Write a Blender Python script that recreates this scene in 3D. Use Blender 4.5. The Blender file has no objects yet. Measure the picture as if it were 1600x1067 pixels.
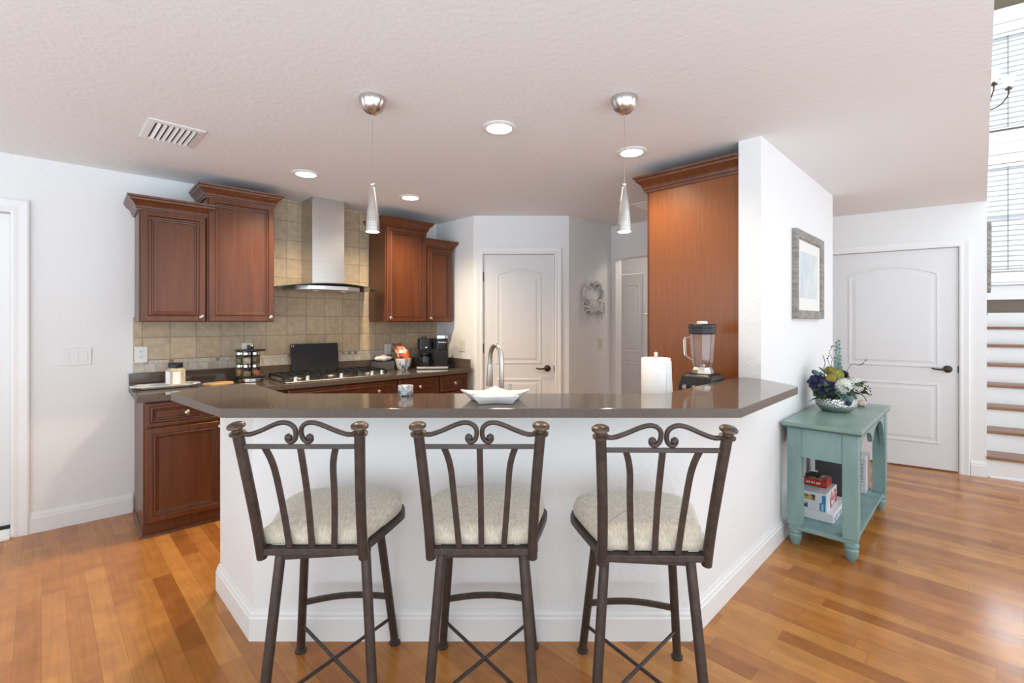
import bpy, bmesh, math, random
from mathutils import Vector, Matrix
random.seed(7)
PI = math.pi
sc = bpy.context.scene
col = sc.collection

# ------------------------------------------------------------------ camera, world, light, exposure
CAMH = 1.365
cam_d = bpy.data.cameras.new('camera')
cam_d.sensor_width = 36.0
cam_d.lens = 36.0 * 735 / 1600
cam_d.shift_y = -30.5 / 1600
cam_d.clip_start = 0.05
cam = bpy.data.objects.new('camera', cam_d)
cam.location = (0, 0, CAMH)
cam.rotation_euler = (PI / 2, 0, 0)
col.objects.link(cam)
sc.camera = cam

world = bpy.data.worlds.new('sky')
sc.world = world
world.use_nodes = True
bg = world.node_tree.nodes['Background']
bg.inputs['Strength'].default_value = 1.88
# bright hazy sky above the horizon, added cool light below it to lift the ceiling
_wt = world.node_tree
_tc = _wt.nodes.new('ShaderNodeTexCoord')
_sx = _wt.nodes.new('ShaderNodeSeparateXYZ')
_wt.links.new(_tc.outputs['Generated'], _sx.inputs[0])
_mr = _wt.nodes.new('ShaderNodeMapRange')
_mr.inputs['From Min'].default_value = -0.12
_mr.inputs['From Max'].default_value = 0.08
_wt.links.new(_sx.outputs[2], _mr.inputs['Value'])
_mx = _wt.nodes.new('ShaderNodeMix'); _mx.data_type = 'RGBA'
_mx.inputs['A'].default_value = (1.46, 1.68, 1.90, 1)
_mx.inputs['B'].default_value = (0.82, 0.865, 0.90, 1)
_wt.links.new(_mr.outputs['Result'], _mx.inputs['Factor'])
_dp = _wt.nodes.new('ShaderNodeVectorMath'); _dp.operation = 'DOT_PRODUCT'
_dp.inputs[1].default_value = (0.61, 0.555, 0.565)
_wt.links.new(_tc.outputs['Generated'], _dp.inputs[0])
_gr = _wt.nodes.new('ShaderNodeMapRange')                 # hazy sun glow high behind the stair windows
_gr.inputs['From Min'].default_value = 0.93
_gr.inputs['From Max'].default_value = 0.99
_gr.inputs['To Max'].default_value = 12.0
_wt.links.new(_dp.outputs['Value'], _gr.inputs['Value'])
_ad = _wt.nodes.new('ShaderNodeVectorMath'); _ad.operation = 'ADD'
_wt.links.new(_mx.outputs['Result'], _ad.inputs[0])
_wt.links.new(_gr.outputs['Result'], _ad.inputs[1])
_wt.links.new(_ad.outputs[0], bg.inputs['Color'])

sc.view_settings.view_transform = 'Standard'
sc.view_settings.look = 'None'
sc.view_settings.gamma = 1.0
sc.view_settings.use_curve_mapping = False
sc.view_settings.exposure = 0.0

CAN_W = 38.0
CAN_BACK_W = 85.0
PENDANT_W = 9.0
CHAND_W = 6.0
PASSAGE_FILL_W = 10.0

# ------------------------------------------------------------------ materials
def M(name, c, rough=0.5, metal=0.0, c2=None, scale=(6, 6, 6), detail=4, bump=0.0, bscale=60.0,
      coat=0.0, trans=0.0, ior=1.45, emit=None, estr=0.0, lo=0.35, hi=0.65, spec=None, alpha=None, sheen=0.0):
    m = bpy.data.materials.new(name)
    m.use_nodes = True
    nt = m.node_tree
    b = nt.nodes['Principled BSDF']
    b.inputs['Base Color'].default_value = (*c, 1)
    b.inputs['Roughness'].default_value = rough
    b.inputs['Metallic'].default_value = metal
    b.inputs['Coat Weight'].default_value = coat
    b.inputs['Coat Roughness'].default_value = 0.15
    b.inputs['Transmission Weight'].default_value = trans
    b.inputs['IOR'].default_value = ior
    if spec is not None:
        b.inputs['Specular IOR Level'].default_value = spec
    if sheen:
        b.inputs['Sheen Weight'].default_value = sheen
    if emit:
        b.inputs['Emission Color'].default_value = (*emit, 1)
        b.inputs['Emission Strength'].default_value = estr
    tc = nt.nodes.new('ShaderNodeTexCoord')
    if c2:
        mp = nt.nodes.new('ShaderNodeMapping')
        mp.inputs['Scale'].default_value = scale
        nt.links.new(tc.outputs['Object'], mp.inputs['Vector'])
        n = nt.nodes.new('ShaderNodeTexNoise')
        n.inputs['Scale'].default_value = 1.0
        n.inputs['Detail'].default_value = detail
        nt.links.new(mp.outputs['Vector'], n.inputs['Vector'])
        r = nt.nodes.new('ShaderNodeValToRGB')
        r.color_ramp.elements[0].position = lo
        r.color_ramp.elements[1].position = hi
        r.color_ramp.elements[0].color = (*c, 1)
        r.color_ramp.elements[1].color = (*c2, 1)
        nt.links.new(n.outputs['Fac'], r.inputs['Fac'])
        nt.links.new(r.outputs['Color'], b.inputs['Base Color'])
    if bump:
        n2 = nt.nodes.new('ShaderNodeTexNoise')
        n2.inputs['Scale'].default_value = bscale
        n2.inputs['Detail'].default_value = 3
        nt.links.new(tc.outputs['Object'], n2.inputs['Vector'])
        bp = nt.nodes.new('ShaderNodeBump')
        bp.inputs['Strength'].default_value = bump
        bp.inputs['Distance'].default_value = 0.01
        nt.links.new(n2.outputs['Fac'], bp.inputs['Height'])
        nt.links.new(bp.outputs['Normal'], b.inputs['Normal'])
    return m

def math_node(nt, op, a, b=None):
    n = nt.nodes.new('ShaderNodeMath')
    n.operation = op
    for i, v in enumerate((a, b)):
        if v is None: continue
        if isinstance(v, (int, float)): n.inputs[i].default_value = v
        else: nt.links.new(v, n.inputs[i])
    return n.outputs[0]

def floor_material():
    m = bpy.data.materials.new('amber_plank_floor')
    m.use_nodes = True
    nt = m.node_tree
    b = nt.nodes['Principled BSDF']
    tc = nt.nodes.new('ShaderNodeTexCoord')
    mp = nt.nodes.new('ShaderNodeMapping')
    mp.inputs['Rotation'].default_value = (0, 0, PI / 4)
    nt.links.new(tc.outputs['Object'], mp.inputs['Vector'])
    sx = nt.nodes.new('ShaderNodeSeparateXYZ')
    nt.links.new(mp.outputs['Vector'], sx.inputs[0])
    X, Y = sx.outputs[0], sx.outputs[1]
    W, L = 0.083, 0.78
    yr = math_node(nt, 'DIVIDE', Y, W)
    row = math_node(nt, 'FLOOR', yr)
    fy = math_node(nt, 'FRACT', yr)
    wn = nt.nodes.new('ShaderNodeTexWhiteNoise'); wn.noise_dimensions = '1D'
    nt.links.new(row, wn.inputs['W'])
    xr = math_node(nt, 'ADD', math_node(nt, 'DIVIDE', X, L), math_node(nt, 'MULTIPLY', wn.outputs['Value'], 7.3))
    pl = math_node(nt, 'FLOOR', xr)
    fx = math_node(nt, 'FRACT', xr)
    cb = nt.nodes.new('ShaderNodeCombineXYZ')
    nt.links.new(pl, cb.inputs[0]); nt.links.new(row, cb.inputs[1])
    w2 = nt.nodes.new('ShaderNodeTexWhiteNoise'); w2.noise_dimensions = '2D'
    nt.links.new(cb.outputs[0], w2.inputs['Vector'])
    ramp = nt.nodes.new('ShaderNodeValToRGB')
    e = ramp.color_ramp.elements
    e[0].position = 0.0; e[0].color = (0.300, 0.102, 0.024, 1)
    e[1].position = 1.0; e[1].color = (0.53, 0.230, 0.060, 1)
    k = e.new(0.15); k.color = (0.385, 0.142, 0.033, 1)
    k = e.new(0.6); k.color = (0.455, 0.184, 0.045, 1)
    nt.links.new(w2.outputs['Value'], ramp.inputs['Fac'])
    # grain
    gm = nt.nodes.new('ShaderNodeMapping'); gm.inputs['Scale'].default_value = (3, 55, 1)
    nt.links.new(mp.outputs['Vector'], gm.inputs['Vector'])
    off = nt.nodes.new('ShaderNodeVectorMath'); off.operation = 'ADD'
    nt.links.new(gm.outputs[0], off.inputs[0]); nt.links.new(w2.outputs['Color'], off.inputs[1])
    gn = nt.nodes.new('ShaderNodeTexNoise'); gn.inputs['Scale'].default_value = 1; gn.inputs['Detail'].default_value = 6
    nt.links.new(off.outputs[0], gn.inputs['Vector'])
    bn = nt.nodes.new('ShaderNodeTexNoise'); bn.inputs['Scale'].default_value = 9; bn.inputs['Detail'].default_value = 7
    nt.links.new(mp.outputs['Vector'], bn.inputs['Vector'])
    g = math_node(nt, 'ADD', math_node(nt, 'MULTIPLY', gn.outputs['Fac'], 0.55), math_node(nt, 'MULTIPLY', bn.outputs['Fac'], 0.70))
    g = math_node(nt, 'ADD', g, 0.375)
    # seams
    ey = math_node(nt, 'MINIMUM', fy, math_node(nt, 'SUBTRACT', 1.0, fy))
    ex = math_node(nt, 'MINIMUM', fx, math_node(nt, 'SUBTRACT', 1.0, fx))
    my = math_node(nt, 'GREATER_THAN', ey, 0.010)
    mx = math_node(nt, 'GREATER_THAN', ex, 0.0012)
    seam = math_node(nt, 'MULTIPLY', mx, my)
    g = math_node(nt, 'MULTIPLY', g, math_node(nt, 'ADD', math_node(nt, 'MULTIPLY', seam, 0.32), 0.68))
    mix = nt.nodes.new('ShaderNodeVectorMath'); mix.operation = 'SCALE'
    nt.links.new(ramp.outputs['Color'], mix.inputs[0]); nt.links.new(g, mix.inputs['Scale'])
    nt.links.new(mix.outputs[0], b.inputs['Base Color'])
    b.inputs['Roughness'].default_value = 0.20
    b.inputs['Specular IOR Level'].default_value = 0.5
    bp = nt.nodes.new('ShaderNodeBump'); bp.inputs['Strength'].default_value = 0.06; bp.inputs['Distance'].default_value = 0.003
    nt.links.new(g, bp.inputs['Height'])
    nt.links.new(bp.outputs['Normal'], b.inputs['Normal'])
    return m

def tile_material(name, bw, bh, cols, grout, mort, z0, x0=0.0, rough=0.42):
    """square wall tile on a local x-z plane, one random tone per tile"""
    m = bpy.data.materials.new(name)
    m.use_nodes = True
    nt = m.node_tree
    b = nt.nodes['Principled BSDF']
    tc = nt.nodes.new('ShaderNodeTexCoord')
    sx = nt.nodes.new('ShaderNodeSeparateXYZ')
    nt.links.new(tc.outputs['Object'], sx.inputs[0])
    xr = math_node(nt, 'DIVIDE', math_node(nt, 'SUBTRACT', sx.outputs[0], x0), bw)
    zr = math_node(nt, 'DIVIDE', math_node(nt, 'SUBTRACT', sx.outputs[2], z0), bh)
    fx, fz = math_node(nt, 'FRACT', xr), math_node(nt, 'FRACT', zr)
    cb = nt.nodes.new('ShaderNodeCombineXYZ')
    nt.links.new(math_node(nt, 'FLOOR', xr), cb.inputs[0]); nt.links.new(math_node(nt, 'FLOOR', zr), cb.inputs[1])
    w = nt.nodes.new('ShaderNodeTexWhiteNoise'); w.noise_dimensions = '2D'
    nt.links.new(cb.outputs[0], w.inputs['Vector'])
    r = nt.nodes.new('ShaderNodeValToRGB')
    el = r.color_ramp.elements
    el[0].color = (*cols[0], 1); el[1].color = (*cols[-1], 1)
    for i, c in enumerate(cols[1:-1]):
        k = el.new((i + 1) / (len(cols) - 1)); k.color = (*c, 1)
    nt.links.new(w.outputs['Value'], r.inputs['Fac'])
    n = nt.nodes.new('ShaderNodeTexNoise'); n.inputs['Scale'].default_value = 22; n.inputs['Detail'].default_value = 6
    nt.links.new(tc.outputs['Object'], n.inputs['Vector'])
    g = math_node(nt, 'ADD', math_node(nt, 'MULTIPLY', n.outputs['Fac'], 0.7), 0.65)
    sc_ = nt.nodes.new('ShaderNodeVectorMath'); sc_.operation = 'SCALE'
    nt.links.new(r.outputs['Color'], sc_.inputs[0]); nt.links.new(g, sc_.inputs['Scale'])
    ex = math_node(nt, 'MULTIPLY', math_node(nt, 'MINIMUM', fx, math_node(nt, 'SUBTRACT', 1.0, fx)), bw)
    ez = math_node(nt, 'MULTIPLY', math_node(nt, 'MINIMUM', fz, math_node(nt, 'SUBTRACT', 1.0, fz)), bh)
    ed = math_node(nt, 'MINIMUM', ex, ez)
    msk = math_node(nt, 'GREATER_THAN', ed, mort)
    mx = nt.nodes.new('ShaderNodeMix'); mx.data_type = 'RGBA'
    nt.links.new(msk, mx.inputs['Factor'])
    mx.inputs['A'].default_value = (*grout, 1)
    nt.links.new(sc_.outputs[0], mx.inputs['B'])
    nt.links.new(mx.outputs['Result'], b.inputs['Base Color'])
    b.inputs['Roughness'].default_value = rough
    bp = nt.nodes.new('ShaderNodeBump'); bp.inputs['Strength'].default_value = 0.35; bp.inputs['Distance'].default_value = 0.003
    nt.links.new(math_node(nt, 'MINIMUM', math_node(nt, 'DIVIDE', ed, mort * 3), 1.0), bp.inputs['Height'])
    nt.links.new(bp.outputs['Normal'], b.inputs['Normal'])
    return m

def speckle_stone():
    m = M('taupe_quartz', (0.104, 0.076, 0.056), 0.09, c2=(0.116, 0.086, 0.064), scale=(160, 160, 160), detail=2, spec=0.75)
    nt = m.node_tree
    b = nt.nodes['Principled BSDF']
    tc = [n for n in nt.nodes if n.type == 'TEX_COORD'][0]
    v = nt.nodes.new('ShaderNodeTexVoronoi'); v.inputs['Scale'].default_value = 260
    nt.links.new(tc.outputs['Object'], v.inputs['Vector'])
    wn = math_node(nt, 'LESS_THAN', v.outputs['Distance'], 0.24)
    src = b.inputs['Base Color'].links[0].from_socket
    mx = nt.nodes.new('ShaderNodeMix'); mx.data_type = 'RGBA'
    nt.links.new(math_node(nt, 'MULTIPLY', wn, 0.30), mx.inputs['Factor'])
    nt.links.new(src, mx.inputs['A'])
    mx.inputs['B'].default_value = (0.34, 0.31, 0.28, 1)
    nt.links.new(mx.outputs['Result'], b.inputs['Base Color'])
    return m

def patch_material(name, cols, scale, rough=0.5, stretch=(1, 1, 1)):
    """printed cardboard / painted pattern: voronoi patches of several colours"""
    m = bpy.data.materials.new(name)
    m.use_nodes = True
    nt = m.node_tree
    b = nt.nodes['Principled BSDF']
    tc = nt.nodes.new('ShaderNodeTexCoord')
    mp = nt.nodes.new('ShaderNodeMapping'); mp.inputs['Scale'].default_value = stretch
    nt.links.new(tc.outputs['Object'], mp.inputs['Vector'])
    v = nt.nodes.new('ShaderNodeTexVoronoi'); v.inputs['Scale'].default_value = scale
    nt.links.new(mp.outputs[0], v.inputs['Vector'])
    s = nt.nodes.new('ShaderNodeSeparateColor')
    nt.links.new(v.outputs['Color'], s.inputs[0])
    r = nt.nodes.new('ShaderNodeValToRGB'); r.color_ramp.interpolation = 'CONSTANT'
    el = r.color_ramp.elements
    el[0].color = (*cols[0], 1); el[1].position = 1 / len(cols); el[1].color = (*cols[1], 1)
    for i, c in enumerate(cols[2:]):
        k = el.new((i + 2) / len(cols)); k.color = (*c, 1)
    nt.links.new(s.outputs[0], r.inputs['Fac'])
    nt.links.new(r.outputs['Color'], b.inputs['Base Color'])
    b.inputs['Roughness'].default_value = rough
    return m

m_wall = M('white_wall_paint', (0.80, 0.80, 0.79), 0.6, bump=0.22, bscale=45)
m_ceil = M('ceiling_paint', (0.83, 0.83, 0.83), 0.7, bump=0.22, bscale=38)
m_trim = M('white_trim_paint', (0.82, 0.82, 0.81), 0.35)
m_door = M('white_door_paint', (0.74, 0.74, 0.74), 0.4)
m_floor = floor_material()
m_cherry = M('cherry_wood', (0.098, 0.028, 0.009), 0.33, c2=(0.135, 0.041, 0.0135), scale=(26, 26, 1.6), detail=6, coat=0.12)
m_cherry_panel = M('cherry_veneer_panel', (0.210, 0.066, 0.018), 0.32, c2=(0.245, 0.080, 0.023), scale=(75, 75, 3.0), detail=7, coat=0.2)
m_glaze = M('dark_cherry_glaze', (0.035, 0.010, 0.005), 0.35)
m_stone = speckle_stone()
m_edge = speckle_stone(); m_edge.name = 'taupe_quartz_honed_edge'
m_edge.node_tree.nodes['Mix'].inputs['B'].default_value = (0.42, 0.40, 0.38, 1)
m_edge.node_tree.nodes['Principled BSDF'].inputs['Roughness'].default_value = 0.42
m_edge.node_tree.nodes['Principled BSDF'].inputs['Specular IOR Level'].default_value = 0.45
m_steel = M('brushed_steel', (0.60, 0.58, 0.56), 0.27, 1.0, c2=(0.57, 0.55, 0.53), scale=(1.5, 1.5, 160), detail=2)
m_chrome = M('chrome', (0.75, 0.74, 0.72), 0.12, 1.0)
m_nickel = M('satin_nickel', (0.55, 0.51, 0.46), 0.28, 1.0)
m_bronze = M('dark_bronze_hardware', (0.06, 0.05, 0.045), 0.35, 0.8)
m_iron = M('dark_brown_iron', (0.045, 0.032, 0.027), 0.42, 0.25, c2=(0.065, 0.048, 0.040), scale=(30, 30, 30), coat=0.1)
m_iron_cap = M('rubbed_bronze_cap', (0.16, 0.115, 0.075), 0.35, 0.6, c2=(0.07, 0.05, 0.04), scale=(60, 60, 60))
m_black = M('black_plastic', (0.012, 0.012, 0.014), 0.28)
m_blackmat = M('matte_black', (0.010, 0.010, 0.012), 0.5)
m_castiron = M('cast_iron', (0.015, 0.015, 0.016), 0.55, 0.3)
m_glass = M('clear_glass', (0.95, 0.97, 0.97), 0.03, trans=1.0, ior=1.45)
m_hoodglass = M('smoked_glass', (0.10, 0.13, 0.12), 0.05, trans=0.75, ior=1.5)
m_white_cer = M('white_ceramic', (0.80, 0.80, 0.79), 0.16, coat=0.5)
m_plate = M('white_plastic', (0.78, 0.78, 0.76), 0.35)
m_ivory = M('ivory_plastic', (0.70, 0.67, 0.58), 0.4)
m_paper = M('white_paper', (0.85, 0.85, 0.84), 0.8, bump=0.2, bscale=120)
m_teal = M('teal_paint', (0.150, 0.255, 0.245), 0.42, c2=(0.215, 0.330, 0.315), scale=(9, 9, 2.5), detail=5)
m_tealtop = M('teal_green_paint', (0.165, 0.260, 0.220), 0.30, c2=(0.235, 0.330, 0.275), scale=(5, 5, 5), detail=5)
m_tealdark = M('dark_teal_antique_line', (0.06, 0.11, 0.11), 0.5)
m_boardwood = M('maple_board', (0.52, 0.28, 0.11), 0.45, c2=(0.62, 0.37, 0.17), scale=(4, 60, 30))
m_tread = M('stair_tread_wood', (0.22, 0.105, 0.055), 0.35, c2=(0.31, 0.16, 0.09), scale=(3, 60, 30))
m_taupe = M('taupe_wall_paint', (0.155, 0.120, 0.085), 0.6)
m_frame = M('grey_driftwood', (0.20, 0.18, 0.155), 0.6, c2=(0.33, 0.305, 0.27), scale=(14, 14, 50), detail=5)
m_mat = M('cream_mat_board', (0.78, 0.77, 0.73), 0.8)
m_art = M('pale_blue_print', (0.48, 0.56, 0.62), 0.6, c2=(0.70, 0.71, 0.68), scale=(9, 9, 5), detail=6, lo=0.3, hi=0.7)
m_canglow = M('lamp_glow', (1, 1, 1), 0.5, emit=(1.0, 0.90, 0.74), estr=14)
m_bulbglow = M('bulb_glow', (1, 1, 1), 0.5, emit=(1.0, 0.86, 0.66), estr=16)
m_shadeglow = M('frosted_shade_glow', (0.80, 0.74, 0.60), 0.4, emit=(1.0, 0.80, 0.5), estr=0.45)
m_tile = tile_material('travertine_tile', 0.165, 0.165, [(0.45, 0.335, 0.215), (0.52, 0.395, 0.255), (0.47, 0.37, 0.26), (0.56, 0.43, 0.28)],
                       (0.25, 0.20, 0.14), 0.0022, 1.087, 0.054)
m_mosaic = tile_material('mosaic_tile', 0.066, 0.062, [(0.45, 0.36, 0.26), (0.55, 0.49, 0.40), (0.50, 0.43, 0.33), (0.56, 0.52, 0.46)],
                         (0.36, 0.32, 0.26), 0.0016, 0.995, 0.0)
m_mosaic2 = tile_material('small_mosaic_tile', 0.030, 0.028, [(0.25, 0.14, 0.10), (0.52, 0.45, 0.36), (0.56, 0.50, 0.42), (0.54, 0.47, 0.38), (0.55, 0.50, 0.43)],
                          (0.40, 0.36, 0.30), 0.0014, 1.057, 0.0)

def fabric_material():
    m = M('oatmeal_fabric', (0.53, 0.46, 0.355), 0.9, c2=(0.69, 0.62, 0.505), scale=(160, 50, 60), detail=3, sheen=0.3)
    nt = m.node_tree
    b = nt.nodes['Principled BSDF']
    tc = [n for n in nt.nodes if n.type == 'TEX_COORD'][0]
    mp = nt.nodes.new('ShaderNodeMapping'); mp.inputs['Scale'].default_value = (220, 60, 60)
    nt.links.new(tc.outputs['Object'], mp.inputs['Vector'])
    n = nt.nodes.new('ShaderNodeTexNoise'); n.inputs['Scale'].default_value = 1
    nt.links.new(mp.outputs[0], n.inputs['Vector'])
    bp = nt.nodes.new('ShaderNodeBump'); bp.inputs['Strength'].default_value = 0.5; bp.inputs['Distance'].default_value = 0.004
    nt.links.new(n.outputs['Fac'], bp.inputs['Height']); nt.links.new(bp.outputs['Normal'], b.inputs['Normal'])
    return m
m_fabric = fabric_material()

# ------------------------------------------------------------------ mesh builder
class MB:
    def __init__(s):
        s.v = []; s.f = []; s.mi = []
    def add(s, verts, faces, mi=0):
        o = len(s.v)
        s.v += [tuple(p) for p in verts]
        s.f += [tuple(i + o for i in f) for f in faces]
        s.mi += [mi] * len(faces)
        return s
    def box(s, x0, x1, y0, y1, z0, z1, mi=0, mtx=None):
        vs = [Vector((x, y, z)) for z in (z0, z1) for y in (y0, y1) for x in (x0, x1)]
        if mtx: vs = [mtx @ p for p in vs]
        return s.add(vs, [(0, 2, 3, 1), (4, 5, 7, 6), (0, 1, 5, 4), (2, 6, 7, 3), (0, 4, 6, 2), (1, 3, 7, 5)], mi)
    def prism(s, poly, z0, z1, mi=0, mtx=None, side=None):
        """poly listed counter-clockwise seen from +z"""
        n = len(poly)
        vs = [Vector((x, y, z0)) for x, y in poly] + [Vector((x, y, z1)) for x, y in poly]
        if mtx: vs = [mtx @ p for p in vs]
        return s.add(vs, [tuple(range(n - 1, -1, -1)), tuple(range(n, 2 * n))] +
                     [(i, (i + 1) % n, n + (i + 1) % n, n + i) for i in range(n)], mi) if side is None else s.add(vs, [tuple(range(n - 1, -1, -1)), tuple(range(n, 2 * n))], mi).add(vs, [(i, (i + 1) % n, n + (i + 1) % n, n + i) for i in range(n)], side)
    def lathe(s, prof, seg=24, c=(0, 0, 0), mi=0, mtx=None, ang=0.0):
        vs = []; fs = []
        for r, z in prof:
            for k in range(seg):
                a = 2 * PI * k / seg + ang
                vs.append(Vector((r * math.cos(a), r * math.sin(a), z)))
        for i in range(len(prof) - 1):
            for k in range(seg):
                k2 = (k + 1) % seg
                fs.append((i * seg + k, i * seg + k2, (i + 1) * seg + k2, (i + 1) * seg + k))
        if prof[0][0] > 1e-6: fs.append(tuple(range(seg - 1, -1, -1)))
        if prof[-1][0] > 1e-6: fs.append(tuple((len(prof) - 1) * seg + k for k in range(seg)))
        if mtx: vs = [mtx @ p for p in vs]
        return s.add([p + Vector(c) for p in vs], fs, mi)
    def tube(s, pts, r, seg=10, mi=0, closed=False, flat=None, up=None):
        """sweep a circle (or a flat bar of half-sizes flat=(a,b), a across 'up') along pts"""
        pts = [Vector(p) for p in pts]
        n = len(pts)
        rs = r if isinstance(r, (list, tuple)) else [r] * n
        vs = []; fs = []
        prev = Vector(up) if up else None
        for i in range(n):
            if closed: t = pts[(i + 1) % n] - pts[i - 1]
            else: t = pts[min(i + 1, n - 1)] - pts[max(i - 1, 0)]
            t.normalize()
            if prev is None:
                prev = Vector((0, 0, 1)) if abs(t.z) < 0.9 else Vector((0, 1, 0))
            a = prev - t * prev.dot(t)
            if a.length < 1e-5: a = t.orthogonal()
            a.normalize()
            if not up: prev = a
            b = t.cross(a)
            if flat:
                ring = [a * flat[0] + b * flat[1], -a * flat[0] + b * flat[1], -a * flat[0] - b * flat[1], a * flat[0] - b * flat[1]]
            else:
                ring = [(a * math.cos(2 * PI * k / seg) + b * math.sin(2 * PI * k / seg)) * rs[i] for k in range(seg)]
            vs += [pts[i] + q for q in ring]
        m = 4 if flat else seg
        for i in range(n if closed else n - 1):
            j = (i + 1) % n
            for k in range(m):
                k2 = (k + 1) % m
                fs.append((i * m + k, i * m + k2, j * m + k2, j * m + k))
        if not closed:
            fs.append(tuple(range(m - 1, -1, -1)))
            fs.append(tuple((n - 1) * m + k for k in range(m)))
        return s.add(vs, fs, mi)
    def sphere(s, c, r, seg=14, rings=8, mi=0, sc3=(1, 1, 1), mtx=None):
        prof = [(r * math.sin(PI * i / rings), -r * math.cos(PI * i / rings)) for i in range(rings + 1)]
        prof[0] = (0, -r); prof[-1] = (0, r)
        S = Matrix.Diagonal((*sc3, 1))
        return s.lathe(prof, seg, c, mi, (mtx @ S) if mtx else S)
    def rings(s, loops, mi=0, cap0=True, cap1=True):
        n = len(loops[0]); vs = []; fs = []
        for l in loops: vs += list(l)
        for i in range(len(loops) - 1):
            for k in range(n):
                k2 = (k + 1) % n
                fs.append((i * n + k, i * n + k2, (i + 1) * n + k2, (i + 1) * n + k))
        if cap0: fs.append(tuple(range(n - 1, -1, -1)))
        if cap1: fs.append(tuple((len(loops) - 1) * n + k for k in range(n)))
        return s.add(vs, fs, mi)
    def sweep(s, path, prof, fn, mi=0, side=1, closed=False):
        """mitred sweep: path 2D, prof (out, h) open profile closed on itself; fn(x, y, h) -> 3D"""
        P = [Vector(p) for p in path]; n = len(P)
        nrm = []
        for i in range(n):
            ds = []
            if i > 0 or closed: ds.append((P[i] - P[i - 1]).normalized())
            if i < n - 1 or closed: ds.append((P[(i + 1) % n] - P[i]).normalized())
            ns = [Vector((-d.y, d.x)) * side for d in ds]
            if len(ns) == 1: nrm.append(ns[0])
            else:
                b = ns[0] + ns[1]
                nrm.append(b / (1 + ns[0].dot(ns[1])))
        loops = [[Vector(fn(P[i].x + nrm[i].x * o, P[i].y + nrm[i].y * o, h)) for o, h in prof] for i in range(n)]
        if closed: loops.append(loops[0])
        return s.rings(loops, mi, not closed, not closed)
    def build(s, name, mats, parent=None, smooth=False, bevel=0.0, seg=2, auto=None, flip=False):
        me = bpy.data.meshes.new(name)
        me.from_pydata(s.v, [], s.f)
        if not isinstance(mats, (list, tuple)): mats = [mats]
        for m in mats: me.materials.append(m)
        for p, i in zip(me.polygons, s.mi): p.material_index = i
        bm = bmesh.new(); bm.from_mesh(me)
        bmesh.ops.remove_doubles(bm, verts=bm.verts, dist=1e-6)
        bmesh.ops.recalc_face_normals(bm, faces=bm.faces)
        bm.to_mesh(me); bm.free()
        if smooth or auto:
            me.polygons.foreach_set('use_smooth', [True] * len(me.polygons))
            if auto:
                me.set_sharp_from_angle(angle=math.radians(auto))
        o = bpy.data.objects.new(name, me)
        col.objects.link(o)
        if parent: o.parent = parent
        if bevel:
            b = o.modifiers.new('bevel', 'BEVEL')
            b.width = bevel; b.segments = seg; b.limit_method = 'ANGLE'; b.angle_limit = math.radians(40)
        return o

def tag(o, label, cat, group=None):
    o['label'] = label; o['category'] = cat
    if group: o['group'] = group
    return o
def thing(name, label, cat, loc=(0, 0, 0), rz=0.0, group=None):
    o = bpy.data.objects.new(name, None)
    o.empty_display_size = 0.05
    o.location = loc; o.rotation_euler = (0, 0, rz)
    col.objects.link(o)
    return tag(o, label, cat, group)
def struct(o):
    o['kind'] = 'structure'
    return o
def sempty(name, loc=(0, 0, 0), rz=0.0):
    o = bpy.data.objects.new(name, None)
    o.location = loc; o.rotation_euler = (0, 0, rz)
    col.objects.link(o)
    return struct(o)
def dup(root, loc, rz, label, group=None):
    r = root.copy(); col.objects.link(r)
    r.location = loc; r.rotation_euler = (0, 0, rz)
    r['label'] = label
    if group: r['group'] = group
    for ch in root.children:
        c = ch.copy(); col.objects.link(c); c.parent = r
        for g in ch.children:
            d = g.copy(); col.objects.link(d); d.parent = c
    return r

# ------------------------------------------------------------------ plan geometry (metres, camera at x=y=0)
CEIL = 2.43
AK = math.atan2(0.678, 0.735)                 # cooktop wall direction
UK = Vector((math.cos(AK), math.sin(AK)))
NK = Vector((UK.y, -UK.x))
A0 = Vector((-2.731, 3.389))
def KP(s, d): return A0 + UK * s + NK * d
CK = KP(2.59, 0)                              # far corner of the cooktop wall
P1 = Vector((-0.385, 4.72)); P2 = Vector((0.571, 4.72)); P3 = Vector((1.112, 5.27))
A45 = PI / 4
U45 = Vector((0.70711, 0.70711)); V45 = Vector((-0.70711, 0.70711))
O2 = Vector((1.424, 2.69))                    # end of the picture wall, hall side
def RP(s, y): return O2 + U45 * s + V45 * y
AW = math.atan2(-0.565, 0.825)                # hall door wall direction
UW = Vector((math.cos(AW), math.sin(AW))); NW = Vector((-UW.y, UW.x))
DW = Vector((4.03, 4.24))
def WP(x, y): return DW + UW * x + NW * y

# ------------------------------------------------------------------ floor and ceilings
mb = MB().prism([(-10, -0.6), (11, -0.6), (11, 10), (-10, 10)], -0.1, 0)
struct(mb.build('floor', m_floor))
mb = MB().prism([(4.178, 4.139), (7.6, 7.56), (4.5, 10), (-4, 8), (-9.5, 1.0), (-9.5, -1.7), (-1.7, -1.74)][::1], CEIL, CEIL + 0.3)
struct(mb.build('ceiling', m_ceil))
mb = MB().prism([(-4, -4.5), (11, -4.5), (11, 10), (-1, 10), (-4, 4)], 5.25, 5.35)
struct(mb.build('ceiling_stairwell', m_ceil))

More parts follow.
